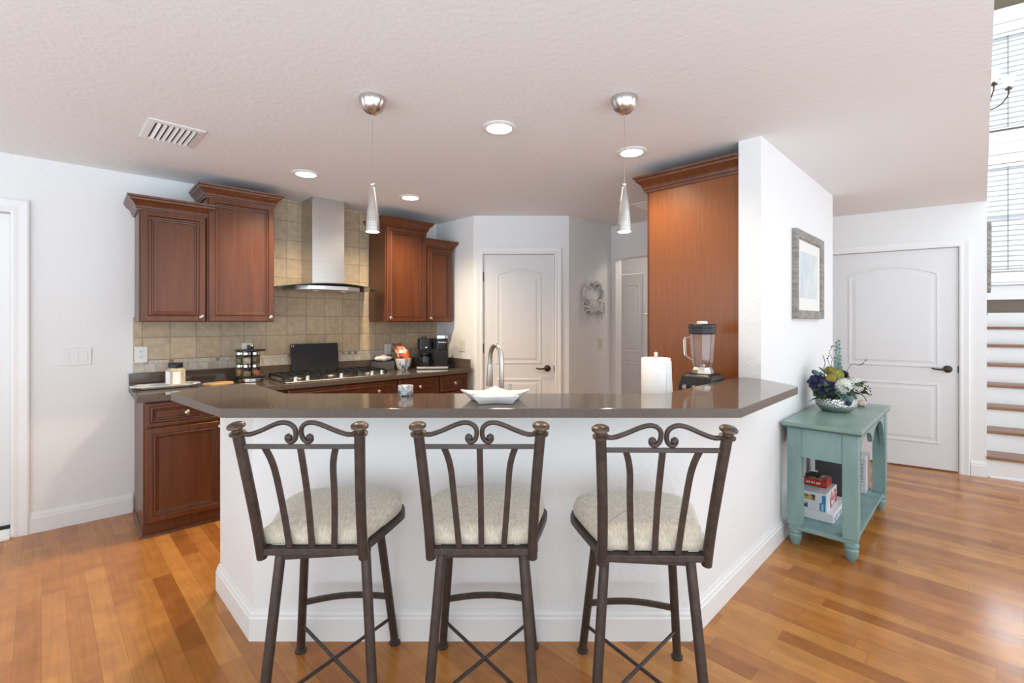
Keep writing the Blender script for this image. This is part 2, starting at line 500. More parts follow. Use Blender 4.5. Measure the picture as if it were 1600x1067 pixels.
# ------------------------------------------------------------------ walls
def wall_local(o_name, origin, ang, x0, x1, th, z1, holes=(), mat=None, z0=0.0, y0=0.0):
    """wall with its visible face at local y=y0, body towards +y; holes (xa, xb, zb, zt)"""
    mb = MB()
    xs = sorted(holes)
    cur = x0
    for xa, xb, zb, zt in xs:
        if xa > cur: mb.box(cur, xa, y0, y0 + th, z0, z1)
        if zt < z1: mb.box(xa, xb, y0, y0 + th, zt, z1)
        if zb > z0: mb.box(xa, xb, y0, y0 + th, z0, zb)
        cur = max(cur, xb)
    if x1 > cur: mb.box(cur, x1, y0, y0 + th, z0, z1)
    o = mb.build(o_name, mat or m_wall)
    o.location = (origin.x, origin.y, 0)
    o.rotation_euler = (0, 0, ang)
    return struct(o)

LD0, LD1 = -1.47, -0.605                       # left patio door opening
wall_left = wall_local('wall_left', A0, AK, -6.2, 2.59, 0.14, CEIL, [(LD0, LD1, 0, 2.06)])
d = (P1 - CK); wall_local('wall_left_return', CK, math.atan2(d.y, d.x), 0, d.length, 0.12, CEIL)
PD0, PD1, DH = -0.292, 0.427, 2.045            # pantry door
wall_local('wall_back', Vector((0, 4.72)), 0, P1.x, P2.x, 0.12, CEIL, [(PD0, PD1, 0, DH)])
d = (P3 - P2); wall_local('wall_back_right', P2, math.atan2(d.y, d.x), 0, d.length, 0.12, CEIL)
wall_local('wall_passage', P3, -A45, 0.0, 1.40, 0.12, CEIL, [(0.0555, 0.95, 0, 2.065)])
# little passage behind the opening, with a closet door
PB = P3 + U45 * 1.29
CD0, CD1 = -1.085, -0.325
wall_local('wall_closet', PB, -A45, -1.6, 2.2, 0.12, CEIL, [(CD0, CD1, 0, 2.04)])
wall_local('wall_passage_left', P3 + Vector((-0.9, 0.9)), A45, 0.0, 1.32, 0.1, CEIL)
# picture wall at the end of the bar
mb = MB().box(0, 1.82, 0, 0.123, 0, CEIL)
o = struct(mb.build('wall_right', m_wall)); o.location = (O2.x, O2.y, 0); o.rotation_euler = (0, 0, A45)
# half wall of the bar
PX = 2.026 - 1.266
bar_poly = [(-1.487, 2.397), (-1.116, 2.026), (PX, 2.026), tuple(O2), tuple(RP(0, 0.123)), (2.146 - 1.44, 2.146), (-1.067, 2.146), (-1.402, 2.482)]
struct(MB().prism(bar_poly, 0, 1.004).build('wall_bar', m_wall))
# hall wall with the wide door
HD0, HD1 = -0.945, 0.0
wall_local('wall_hall', DW, AW, -2.4, 0.179, 0.12, CEIL, [(HD0 - 0.003, HD1 + 0.003, 0, DH)])
# stair enclosure
CW = WP(0.179, 0.0)
mb = MB().box(0.0, 3.2, 0.002, 0.1, 0, 5.25)
o = struct(mb.build('wall_stair_left', m_wall)); o.location = (CW.x, CW.y, 0); o.rotation_euler = (0, 0, A45)

# baseboards
BASE = [(0, 0), (0.016, 0), (0.016, 0.095), (0.012, 0.102), (0.012, 0.112), (0.007, 0.122), (0.005, 0.132), (0, 0.134)]
def baseboard(name, pts, side):
    mb = MB().sweep(pts, [(o + 0.0005, h) for o, h in BASE], lambda x, y, h: (x, y, h), side=side)
    return struct(mb.build(name, m_trim, bevel=0))
baseboard('baseboard_bar', [(-1.40, 2.484), (-1.487, 2.397), (-1.116, 2.026), (PX, 2.026), tuple(RP(1.82, 0)), tuple(RP(1.82, 0.12))], -1)
baseboard('baseboard_left', [tuple(KP(-0.52, 0)), tuple(KP(0.0, 0))], -1)
baseboard('baseboard_left_rear', [tuple(KP(-6.2, 0)), tuple(KP(LD0 - 0.085, 0))], -1)
baseboard('baseboard_back', [tuple(P1), (PD0 - 0.07, 4.72)], -1)
baseboard('baseboard_back_right', [(PD1 + 0.07, 4.72), tuple(P2), tuple(P3), tuple(P3 - V45 * 0.0555)], -1)
baseboard('baseboard_hall', [tuple(WP(0.075, 0)), tuple(CW)], -1)
baseboard('baseboard_hall_left', [tuple(WP(-2.3, 0)), tuple(WP(HD0 - 0.075, 0))], -1)

# ------------------------------------------------------------------ doors of the room
CASING = [(0.0, 0.0), (0.0, 0.012), (0.012, 0.016), (0.030, 0.014), (0.050, 0.018), (0.062, 0.020), (0.070, 0.016), (0.070, 0.0)]
def casing(x0, x1, zt, parent, width=0.07, name='door_casing'):
    k = width / 0.07
    prof = [(a * k, b) for a, b in CASING]
    mb = MB().sweep([(x0, 0), (x0, zt), (x1, zt), (x1, 0)], prof, lambda x, y, h: (x, -h - 0.0008, y), side=1)
    return mb.build(name, m_trim, parent)
def arch_outline(x0, x1, z0, z1, rise, ins, n=14):
    x0 += ins; x1 -= ins; z0 += ins; z1 -= ins
    pts = [(x0, z0), (x1, z0)]
    if rise <= 0: pts += [(x1, z1), (x0, z1)]
    else:
        w = (x1 - x0) / 2; cx = (x0 + x1) / 2
        R = (w * w + rise * rise) / (2 * rise); a0 = math.asin(min(1, w / R))
        for i in range(n + 1):
            a = a0 - 2 * a0 * i / n
            pts.append((cx + R * math.sin(a), z1 - R + R * math.cos(a)))
    return pts
def panel_relief(mb, x0, x1, z0, z1, rise, yf):
    prof = [(0, 0), (0.006, 0.0055), (0.020, 0.0065), (0.027, 0.0012), (0.045, 0.0012), (0.062, 0.0055)]
    loops = [[Vector((x, yf - d, z)) for x, z in arch_outline(x0, x1, z0, z1, rise, i)] for i, d in prof]
    mb.rings(loops, 0, False, True)
def lever(parent, x, z, y, dirx, mat):
    R = Matrix.Rotation(PI / 2, 4, 'X')
    mb = MB().lathe([(0, 0), (0.033, 0.0), (0.033, 0.006), (0.026, 0.011), (0.012, 0.013), (0.012, 0.045), (0, 0.045)], 20, (x, y, z), 0, R)
    mb.tube([(x, y - 0.045, z), (x + dirx * 0.02, y - 0.048, z + 0.002), (x + dirx * 0.06, y - 0.048, z - 0.004), (x + dirx * 0.095, y - 0.046, z - 0.001), (x + dirx * 0.115, y - 0.044, z + 0.006)],
            [0.011, 0.010, 0.0085, 0.0075, 0.006], 10)
    return mb.build('lever_handle', mat, parent, auto=50)
def room_door(name, origin, ang, x0, x1, zt, handle=None, hinge_x=None, arch=0.05, inset=0.012, cw=0.07):
    d = sempty(name, (origin.x, origin.y, 0), ang)
    g = 0.004
    a, b = x0 + g, x1 - g
    mb = MB().box(a, b, inset, inset + 0.036, 0.012, zt - g)
    mg = 0.125
    panel_relief(mb, a + mg, b - mg, 0.94, 1.885 + 0.02, arch, inset)
    panel_relief(mb, a + mg, b - mg, 0.235, 0.80, 0, inset)
    mb.build('door_leaf', m_door, d)
    casing(x0, x1, zt, d, cw)
    if handle: lever(d, handle[0], handle[1], inset, handle[2], m_bronze)
    if handle:
        xx = b - 0.002 if handle[2] < 0 else a + 0.002
        MB().box(xx - 0.003, xx + 0.005, inset - 0.004, inset + 0.01, handle[1] - 0.03, handle[1] + 0.03).build('latch_plate', m_bronze, d)
    if hinge_x is not None:
        for z in (0.25, 1.10, 1.82):
            MB().lathe([(0, 0), (0.007, 0), (0.007, 0.095), (0, 0.095)], 10, (hinge_x, inset - 0.006, z - 0.047)).build('hinge', m_bronze, d, auto=50)
    return d
room_door('door_1', Vector((0, 4.72)), 0, PD0, PD1, DH, (0.355, 0.90, -1), PD0 + 0.002)
room_door('door_2', DW, AW, HD0, HD1, DH, (-0.075, 0.935, -1), None, 0.075)
# bifold closet door in the passage
dd = sempty('door_3', (PB.x, PB.y, 0), -A45)
for k in range(2):
    a = CD0 + 0.003 + k * 0.379; b = a + 0.374
    mb = MB().box(a, b, 0.02, 0.05, 0.012, 2.03)
    panel_relief(mb, a + 0.06, b - 0.06, 0.94, 1.90, 0.03, 0.02)
    panel_relief(mb, a + 0.06, b - 0.06, 0.235, 0.80, 0, 0.02)
    mb.build('door_leaf', m_door, dd)
MB().sphere((-0.575, -0.004, 0.835), 0.016, sc3=(1, 1, 1)).build('knob', m_plate, dd, smooth=True)
casing(CD0, CD1, 2.04, dd)
# patio door at the left edge
dl = sempty('door_4', (A0.x, A0.y, 0), AK)
mb = MB().box(LD0 + 0.004, LD1 - 0.004, 0.03, 0.07, 0.075, 2.052)
mb.build('door_leaf', m_trim, dl)
casing(LD0, LD1, 2.06, dl, 0.085)
MB().box(LD0 + 0.002, LD1 - 0.002, 0.012, 0.075, 0.058, 0.072).build('weather_strip', m_blackmat, dl)
MB().box(LD0, LD1, -0.05, 0.10, 0.0, 0.02).box(LD0 + 0.001, LD1 - 0.001, -0.01, 0.10, 0.02, 0.056).build('threshold', m_trim, dl, bevel=0.004)

# ------------------------------------------------------------------ tiled backsplash (part of the left wall)
th = 0.008
mb = MB()
mb.box(0.0, 0.848, -th, 0.0002, 1.085, 1.40)
mb.box(0.848, 1.80, -th, 0.0002, 1.085, CEIL - 0.001)
mb.box(1.80, 2.588, -th, 0.0002, 1.085, 1.40)
o = mb.build('backsplash_tile', m_tile, wall_left)
MB().box(0.0, 2.588, -th - 0.001, 0.0002, 0.995, 1.057).build('mosaic_border', m_mosaic, wall_left)
MB().box(0.0, 2.588, -th - 0.002, 0.0002, 1.057, 1.085).build('mosaic_strip', m_mosaic2, wall_left)

# ------------------------------------------------------------------ kitchen cabinets
def rect_panel(mb, x0, x1, z0, z1, y, prof, mis):
    """nested rectangles: prof (inset, out) ; mis material index per ring"""
    loops = []
    for ins, out in prof:
        loops.append([Vector((x0 + ins, y - out, z0 + ins)), Vector((x1 - ins, y - out, z0 + ins)), Vector((x1 - ins, y - out, z1 - ins)), Vector((x0 + ins, y - out, z1 - ins))])
    for i in range(len(loops) - 1):
        mb.rings(loops[i:i + 2], mis[i], i == 0, i == len(loops) - 2)
def door_front(name, x0, x1, z0, z1, y, parent, fr=0.048):
    prof = [(0, 0), (0, 0.016), (0.004, 0.020), (fr - 0.012, 0.020), (fr - 0.008, 0.016), (fr, 0.0185), (fr + 0.006, 0.0175), (fr + 0.009, 0.011), (fr + 0.018, 0.010), (fr + 0.021, 0.0075), (fr + 0.03, 0.0075)]
    mis = [0, 0, 0, 1, 0, 0, 1, 0, 1, 0]
    mb = MB()
    rect_panel(mb, x0, x1, z0, z1, y, prof, mis)
    return mb.build(name, [m_cherry, m_glaze], parent)
def knob(parent, x, z, y):
    R = Matrix.Rotation(PI / 2, 4, 'X')
    mb = MB().lathe([(0, 0), (0.008, 0), (0.006, 0.006), (0.006, 0.012), (0.014, 0.016), (0.0165, 0.021), (0.014, 0.027), (0, 0.030)], 16, (x, y, z), 0, R)
    return mb.build('knob', m_nickel, parent, smooth=True)
CROWN = [(0.0, 0.0), (0.010, 0.0), (0.012, 0.014), (0.018, 0.018), (0.020, 0.030), (0.030, 0.050), (0.046, 0.064), (0.052, 0.068), (0.054, 0.080), (0.064, 0.086), (0.066, 0.098), (0.0, 0.098)]
def crown(parent, path, z0, side, k=1.0, mat=None):
    mb = MB().sweep(path, [(o * k, h * k) for o, h in CROWN], lambda x, y, h: (x, y, z0 + h), side=side)
    return mb.build('crown_moulding', mat or m_cherry, parent, auto=35)
def upper_cabinet(label, s0, s1, z1, dep, knob_right, group='cherry wall cabinets'):
    w = s1 - s0
    p = KP(s0, 0.0)
    t = thing('wall_cabinet', label, 'cabinet', (p.x, p.y, 1.365), AK, group)
    h = z1 - 1.365
    MB().box(0.001, w - 0.001, -dep, -0.0095, 0, h).build('carcass', m_cherry, t, bevel=0.0015)
    door = door_front('door', 0.012, w - 0.004, 0.004, h - 0.012, -dep - 0.0005, t)
    knob(door, (w - 0.032) if knob_right else 0.042, 0.035, -dep - 0.0205)
    crown(t, [(-0.0005, -0.0105), (-0.0005, -dep - 0.002), (w + 0.0005, -dep - 0.002), (w + 0.0005, -0.0105)], h - 0.018, -1, 0.95)
    return t
upper_cabinet('short cherry wall cabinet at the left end of the run, beside the bare white wall', 0.008, 0.392, 2.135, 0.32, True)
upper_cabinet('taller cherry wall cabinet just left of the steel hood, raised crown near the ceiling', 0.394, 0.846, 2.285, 0.335, True)
upper_cabinet('tall cherry wall cabinet just right of the steel hood, behind the left pendant', 1.802, 2.246, 2.265, 0.335, False)
upper_cabinet('narrow low cherry wall cabinet in the far corner above the coffee maker', 2.249, 2.562, 2.115, 0.32, False)

CT = 0.90; CTH = 0.037
def base_cabinet(label, s0, s1, left_end=False, right_end=False, drawers=1, doors=1, knobs=(0.5,), group='cherry base cabinets along the cooktop wall'):
    w = s1 - s0
    p = KP(s0, 0.0)
    t = thing('base_cabinet', label, 'cabinet', (p.x, p.y, 0), AK, group)
    D = 0.60
    H = CT - CTH - 0.001
    MB().box(0.001, w - 0.001, -D, -0.002, 0.085, H).box(0.001, w - 0.001, -D + 0.022, -0.002, 0.0, 0.086).build('carcass', m_cherry, t, bevel=0.0015)
    f = door_front('drawer', 0.012, w - 0.008, 0.70, H - 0.010, -D - 0.0005, t, 0.034)
    for k in knobs: knob(f, w * k, 0.775, -D - 0.0205)
    n = doors
    for i in range(n):
        a = 0.012 + (w - 0.02) * i / n; b = 0.012 + (w - 0.02) * (i + 1) / n - 0.003
        dr = door_front('door', a, b, 0.095, 0.69, -D - 0.0005, t)
        knob(dr, (b - 0.028) if (i % 2 == 0) else a + 0.028, 0.655, -D - 0.0205)
    if left_end:
        MB().sweep([(0.0, -0.003), (0.0, -D + 0.018), (w, -D + 0.018)], [(0.0005, 0), (0.014, 0), (0.010, 0.012), (0.0005, 0.020)], lambda x, y, h: (x, y, h), side=-1).build('shoe_moulding', m_cherry, t)
    return t
base_cabinet('cherry base cabinet at the left end with drawer above door, end panel exposed', 0.008, 0.462, True)
base_cabinet('cherry base cabinet second from the left end, hidden behind the bar corner', 0.464, 0.852)
base_cabinet('wide cherry base cabinet under the gas cooktop with one long false drawer', 0.854, 1.776, doors=2, knobs=(0.2, 0.8))
base_cabinet('cherry base cabinet right of the cooktop, drawer knob behind the printed tin', 1.778, 2.212)
base_cabinet('narrow cherry base cabinet at the far end against the white return wall', 2.214, 2.556)

# worktop of the cooktop wall
p = KP(0, 0)
t = thing('worktop', 'taupe quartz worktop with upstand along the tiled cooktop wall', 'countertop', (p.x, p.y, 0), AK)
MB().prism([(-0.025, -0.002), (-0.025, -0.640), (2.575, -0.640), (2.575, -0.002)], CT - CTH, CT, side=1).build('slab', [m_stone, m_edge], t, bevel=0.003)
mb = MB().box(-0.025, 2.575, -0.0225, -0.010, CT + 0.0005, 0.995)
mb.box(2.5535, 2.575, -0.635, -0.0235, CT + 0.0005, 0.995)
mb.build('upstand', m_stone, t, bevel=0.002)

# ------------------------------------------------------------------ range hood
p = KP(1.3055, 0)
t = thing('range_hood', 'brushed steel chimney hood with curved glass canopy on the tiled wall', 'range hood', (p.x, p.y, 0), AK)
MB().box(-0.1385, 0.1385, -0.27, -0.009, 1.69, CEIL - 0.001).build('chimney', m_steel, t, bevel=0.002)
N = 28
top = []; bot = []
for j in range(9):
    v = j / 8
    rt = []; rb = []
    for i in range(N + 1):
        x = -0.449 + 0.898 * i / N
        dmax = 0.36 + 0.13 * math.cos(x / 0.449 * PI / 2)
        y = -0.0095 - (dmax - 0.01) * v
        zz = 1.700 - 0.20 * x * x - 0.012 * v
        rt.append(Vector((x, y, zz))); rb.append(Vector((x, y, zz - 0.007)))
    top.append(rt); bot.append(rb)
mb = MB()
W = N + 1
vs = [q for r in top for q in r] + [q for r in bot for q in r]
nb = 9 * W
fs = []
for j in range(8):
    for i in range(N):
        a = j * W + i
        fs.append((a, a + 1, a + W + 1, a + W)); fs.append((nb + a, nb + a + W, nb + a + W + 1, nb + a + 1))
for i in range(N):
    fs.append((i, nb + i, nb + i + 1, i + 1)); a = 8 * W + i; fs.append((a, a + 1, nb + a + 1, nb + a))
for j in range(8):
    a = j * W; fs.append((a, a + W, nb + a + W, nb + a)); a = j * W + N; fs.append((a, nb + a, nb + a + W, a + W))
mb.add(vs, fs)
mb.build('glass_canopy', m_hoodglass, t, auto=40)
mb = MB().prism([(-0.30, -0.012), (-0.30, -0.30), (-0.22, -0.40), (-0.10, -0.445), (0.10, -0.445), (0.22, -0.40), (0.30, -0.30), (0.30, -0.012)], 1.630, 1.668)
mb.build('motor_body', m_steel, t, bevel=0.004)
for x in (-0.12, 0.12):
    MB().lathe([(0, 0), (0.022, 0), (0.022, 0.004), (0, 0.004)], 16, (x, -0.30, 1.6255)).build('hood_lamp', m_plate, t)

# ------------------------------------------------------------------ gas cooktop
p = KP(1.3055, 0.085)
t = thing('gas_cooktop', 'stainless gas cooktop with black cast iron grates set in the worktop', 'cooktop', (p.x, p.y, CT + 0.0008), AK)
D = 0.505
MB().prism([(-0.452, 0), (-0.452, -D), (0.452, -D), (0.452, 0)], 0, 0.010).build('steel_tray', m_steel, t, bevel=0.006)
for gx in (-0.295, 0.0, 0.295):
    mb = MB()
    gy0, gy1 = -0.035, -0.395
    for x in (gx - 0.135, gx + 0.135): mb.box(x - 0.006, x + 0.006, gy1, gy0, 0.030, 0.044)
    for y in (gy0, gy1): mb.box(gx - 0.135, gx + 0.135, y - 0.006, y + 0.006, 0.030, 0.044)
    for x in (gx - 0.045, gx + 0.045): mb.box(x - 0.005, x + 0.005, gy1, gy0, 0.032, 0.046)
    mb.box(gx - 0.135, gx + 0.135, -0.221, -0.209, 0.032, 0.046)
    for x in (gx - 0.135, gx + 0.135):
        for y in (gy0, gy1): mb.box(x - 0.008, x + 0.008, y - 0.008, y + 0.008, 0.0102, 0.034)
    mb.build('grate', m_castiron, t, bevel=0.002)
for bx, by, r in ((-0.295, -0.13, 0.042), (-0.295, -0.31, 0.036), (0.0, -0.215, 0.055), (0.295, -0.13, 0.036), (0.295, -0.31, 0.042)):
    b = MB().lathe([(0, 0), (r, 0), (r * 0.9, 0.010), (0, 0.010)], 20, (bx, by, 0.0102)).build('burner', m_nickel, t, auto=50)
    MB().lathe([(0, 0), (r * 0.8, 0), (r * 0.8, 0.006), (r * 0.6, 0.008), (0, 0.008)], 20, (bx, by, 0.0206)).build('burner_cap', m_castiron, b, auto=50)
for kx in (-0.36, -0.27, 0.0, 0.27, 0.36):
    MB().lathe([(0, 0), (0.021, 0), (0.020, 0.006), (0.016, 0.008), (0.015, 0.030), (0.012, 0.033), (0, 0.033)], 18, (kx, -0.452, 0.0102)).build('control_knob', m_chrome, t, auto=50)

# ------------------------------------------------------------------ bar top, sink worktop, cabinets behind the bar
t = MB().prism([(-1.093, 1.766), (0.861, 1.766), (1.425, 2.345), (1.450, 2.385), (1.447, 2.412), tuple(RP(-0.0015, -0.0)), tuple(RP(-0.0015, 0.123)), tuple(RP(-0.03, 0.13)), (2.142 - 1.445, 2.142), (-1.032, 2.142), (-1.345, 2.455), (-1.42, 2.475), (-1.561, 2.36), (-1.561, 2.152)],
               1.0045, 1.040, side=1).build('bar_counter', [m_stone, m_edge], bevel=0.003)
tag(t, 'long taupe quartz bar top with clipped corners above the three stools', 'countertop')
inner = [(-1.05, 2.148), (0.7045, 2.148), tuple(RP(0.043, 0.127)), tuple(RP(0.043, 0.72)), (0.45, 2.78), (-1.05, 2.78)]
t = thing('sink_worktop', 'lower quartz worktop on the kitchen side of the bar holding faucet and blender', 'countertop')
MB().prism(inner, CT - CTH, CT).build('slab', m_stone, t, bevel=0.004)
t = thing('sink_cabinet', 'cherry sink cabinets behind the white bar wall facing the cooktop', 'cabinet')
MB().prism([(-1.04, 2.15), (0.70, 2.15), tuple(RP(0.040, 0.13)), tuple(RP(0.040, 0.69)), (0.44, 2.74), (-1.04, 2.74)], 0.0, CT - CTH - 0.001).build('carcass', m_cherry, t)
for i in range(3):
    mb = MB()
    x0 = -1.02 + i * 0.48
    d0 = door_front('door', -x0 - 0.47, -x0, 0.10, 0.84, -0.0005, t)
    d0.location = (0, 2.74, 0); d0.rotation_euler = (0, 0, PI)
    knob(d0, -x0 - 0.04, 0.79, -0.021)

# pull-down faucet
t = thing('faucet', 'tall brushed steel pull-down kitchen faucet rising behind the star dish', 'faucet', (-0.052, 2.36, CT + 0.0005), 0.6)
MB().lathe([(0, 0), (0.027, 0), (0.027, 0.008), (0.018, 0.014), (0.018, 0.10), (0.0135, 0.115), (0, 0.115)], 20).build('base', m_nickel, t, auto=50)
pts = [(0, 0, 0.11), (0, 0, 0.27)]
for i in range(1, 11):
    a = PI * i / 10
    pts.append((0, 0.055 - 0.055 * math.cos(a), 0.27 + 0.075 * math.sin(a)))
pts.append((0, 0.112, 0.24))
MB().tube(pts, 0.0115, 14).build('spout', m_nickel, t, auto=60)
MB().tube([(0, 0.112, 0.245), (0, 0.114, 0.18), (0, 0.117, 0.13)], [0.0125, 0.016, 0.018], 16).build('spray_head', m_nickel, t, auto=60)
MB().tube([(0.018, 0, 0.075), (0.045, 0, 0.080), (0.052, 0, 0.15)], [0.008, 0.007, 0.006], 10).build('lever', m_nickel, t, auto=60)

# paper towel holder
t = thing('paper_towel_roll', 'white paper towel roll on its holder standing behind the bar', 'paper towel', (0.740, 2.42, CT + 0.0005))
MB().lathe([(0, 0), (0.075, 0), (0.075, 0.008), (0.068, 0.012), (0, 0.012)], 24).build('holder_base', m_nickel, t, auto=50)
MB().lathe([(0, 0.012), (0.006, 0.012), (0.006, 0.288), (0.009, 0.291), (0.009, 0.306), (0, 0.312)], 12).build('holder_rod', m_ivory, t, auto=50)
mb = MB().lathe([(0.020, 0.013), (0.070, 0.013), (0.0725, 0.016), (0.0725, 0.277), (0.070, 0.28), (0.020, 0.28), (0.020, 0.013)], 40)
lp = [[Vector((0.0733 * math.cos(a) + o, 0.0733 * math.sin(a), z)) for a, o in ((-1.1, 0), (-0.7, 0.0005), (-0.35, 0.003), (-0.1, 0.008))] for z, o2 in ((0.018, 0), (0.09, 0), (0.18, 0), (0.265, 0))]
for i, r in enumerate(lp):
    for j, q in enumerate(r): q.x += (0.0, 0.0006, 0.0015, 0.004)[j] * math.sin(i * 1.7)
vs = [q for r in lp for q in r] + [q + Vector((0.0006, 0, 0)) for r in lp for q in r]
fs = []
for i in range(3):
    for j in range(3):
        a = i * 4 + j
        fs += [(a, a + 1, a + 5, a + 4), (16 + a, 16 + a + 4, 16 + a + 5, 16 + a + 1)]
mb.add(vs, fs)
mb.build('towel_roll', m_paper, t, auto=40)

# blender
bx = Vector((1.098, 2.716))
t = thing('blender', 'clear jug blender on a black base in front of the tall cherry panel', 'blender', (bx.x, bx.y, CT + 0.0005), -A45)
MB().rings([[Vector((x, y, z)) for x, y in [(-a, -b), (a, -b), (a, b), (-a, b)]] for a, b, z in ((0.094, 0.098, 0.0), (0.100, 0.104, 0.012), (0.098, 0.100, 0.105), (0.088, 0.084, 0.160), (0.066, 0.066, 0.172))]).build('motor_base', m_black, t, bevel=0.010, seg=3)
R = Matrix.Rotation(PI / 2, 4, 'X')
for kx in (-0.055, 0.0, 0.055):
    MB().lathe([(0, 0), (0.015, 0), (0.013, 0.014), (0, 0.015)], 14, (kx, -0.1005, 0.095), 0, R).build('control_dial', m_nickel, t, auto=50)
MB().lathe([(0, 0.1722), (0.062, 0.1722), (0.058, 0.190), (0.051, 0.206), (0, 0.206)], 10, ang=0.3).build('jug_collar', m_nickel, t)
def octa(r, z): return [Vector((r * math.cos(PI / 4 * k + PI / 8), r * math.sin(PI / 4 * k + PI / 8), z)) for k in range(8)]
MB().rings([octa(0.049, 0.2065), octa(0.056, 0.235), octa(0.068, 0.385), octa(0.070, 0.402), octa(0.066, 0.402), octa(0.052, 0.235), octa(0.045, 0.212)]).build('jug', m_glass, t)
h_ = MB().tube([(-0.064, 0, 0.375), (-0.090, 0, 0.378), (-0.101, 0, 0.365), (-0.099, 0, 0.285), (-0.092, 0, 0.268), (-0.060, 0, 0.250)], 0.007, 10, flat=(0.009, 0.004), up=(0, 1, 0)).build('handle', m_glass, t)
h_.rotation_euler = (0, 0, A45)
MB().rings([octa(0.0708, 0.394), octa(0.074, 0.400), octa(0.074, 0.430), octa(0.076, 0.432), octa(0.076, 0.446), octa(0.071, 0.453)]).build('lid', m_black, t, bevel=0.003)
MB().lathe([(0, 0.4535), (0.030, 0.4535), (0.030, 0.466), (0.026, 0.469), (0, 0.469)], 18).build('lid_plug', m_white_cer, t, auto=50)
MB().lathe([(0, 0.2075), (0.020, 0.2075), (0.012, 0.222), (0, 0.226)], 8).build('blade', m_steel, t)

# ------------------------------------------------------------------ tall oven cabinet with its side panel
p = RP(0.048, 0.125)
t = thing('tall_oven_cabinet', 'tall warm cherry cabinet panel with crown beside the white wall end', 'cabinet', (p.x, p.y, 0), A45)
H = 2.275
MB().box(0.0, 0.80, 0.0, 0.598, 0.0, H).build('carcass', m_cherry_panel, t)
mb = MB().box(0.002, 0.06, 0.5985, 0.617, 0.09, H - 0.01).box(0.74, 0.798, 0.5985, 0.617, 0.09, H - 0.01).box(0.0605, 0.7395, 0.5985, 0.617, 1.78, H - 0.01).box(0.0605, 0.7395, 0.5985, 0.617, 0.09, 0.43)
mb.build('face_frame', m_cherry, t, bevel=0.002)
crown(t, [(-0.0005, 0.001), (-0.0005, 0.619), (0.8005, 0.619), (0.8005, 0.001)], H - 0.02, 1, 1.08, m_cherry)
p = RP(0.048, 0.125)
t = thing('wall_oven', 'black built-in wall oven seen edge-on at the front of the tall cherry cabinet', 'oven', (p.x, p.y, 0), A45)
MB().box(0.064, 0.736, 0.602, 0.628, 0.435, 1.775).build('oven_front', m_black, t, bevel=0.003)
for z in (0.83, 1.42):
    MB().tube([(0.09, 0.629, z), (0.09, 0.672, z), (0.71, 0.672, z), (0.71, 0.629, z)], 0.010, 10).build('oven_handle', m_chrome, t, auto=50)
MB().box(0.062, 0.738, 0.629, 0.632, 1.50, 1.512).build('oven_trim', m_steel, t)

# ------------------------------------------------------------------ bar stools
def yl(z): return -0.19 - (z - 0.60) * 0.238          # lean of the back
def smooth_path(pts, n=5):
    P = [Vector(p) for p in pts]; out = []
    for i in range(len(P) - 1):
        p0 = P[max(i - 1, 0)]; p1 = P[i]; p2 = P[i + 1]; p3 = P[min(i + 2, len(P) - 1)]
        for k in range(n):
            t = k / n
            out.append(0.5 * ((2 * p1) + (p2 - p0) * t + (2 * p0 - 5 * p1 + 4 * p2 - p3) * t * t + (3 * p1 - p0 - 3 * p2 + p3) * t ** 3))
    out.append(P[-1])
    return out
def seat_outline(k=1.0, z=0.0, n=8):
    ctrl = [(-0.158, -0.185), (0.158, -0.185), (0.172, -0.15), (0.225, 0.06), (0.226, 0.12), (0.195, 0.185), (0.10, 0.218), (0.0, 0.224), (-0.10, 0.218), (-0.195, 0.185), (-0.226, 0.12), (-0.225, 0.06), (-0.172, -0.15)]
    P = [Vector((x, y, 0)) for x, y in ctrl]
    m = len(P); out = []
    for i in range(m):
        p0, p1, p2, p3 = P[i - 1], P[i], P[(i + 1) % m], P[(i + 2) % m]
        for q in range(4):
            t = q / 4
            v = 0.5 * ((2 * p1) + (p2 - p0) * t + (2 * p0 - 5 * p1 + 4 * p2 - p3) * t * t + (3 * p1 - p0 - 3 * p2 + p3) * t ** 3)
            out.append(Vector((v.x * k, (v.y - 0.02) * k + 0.02, z)))
    return out
SEATPARTS = []
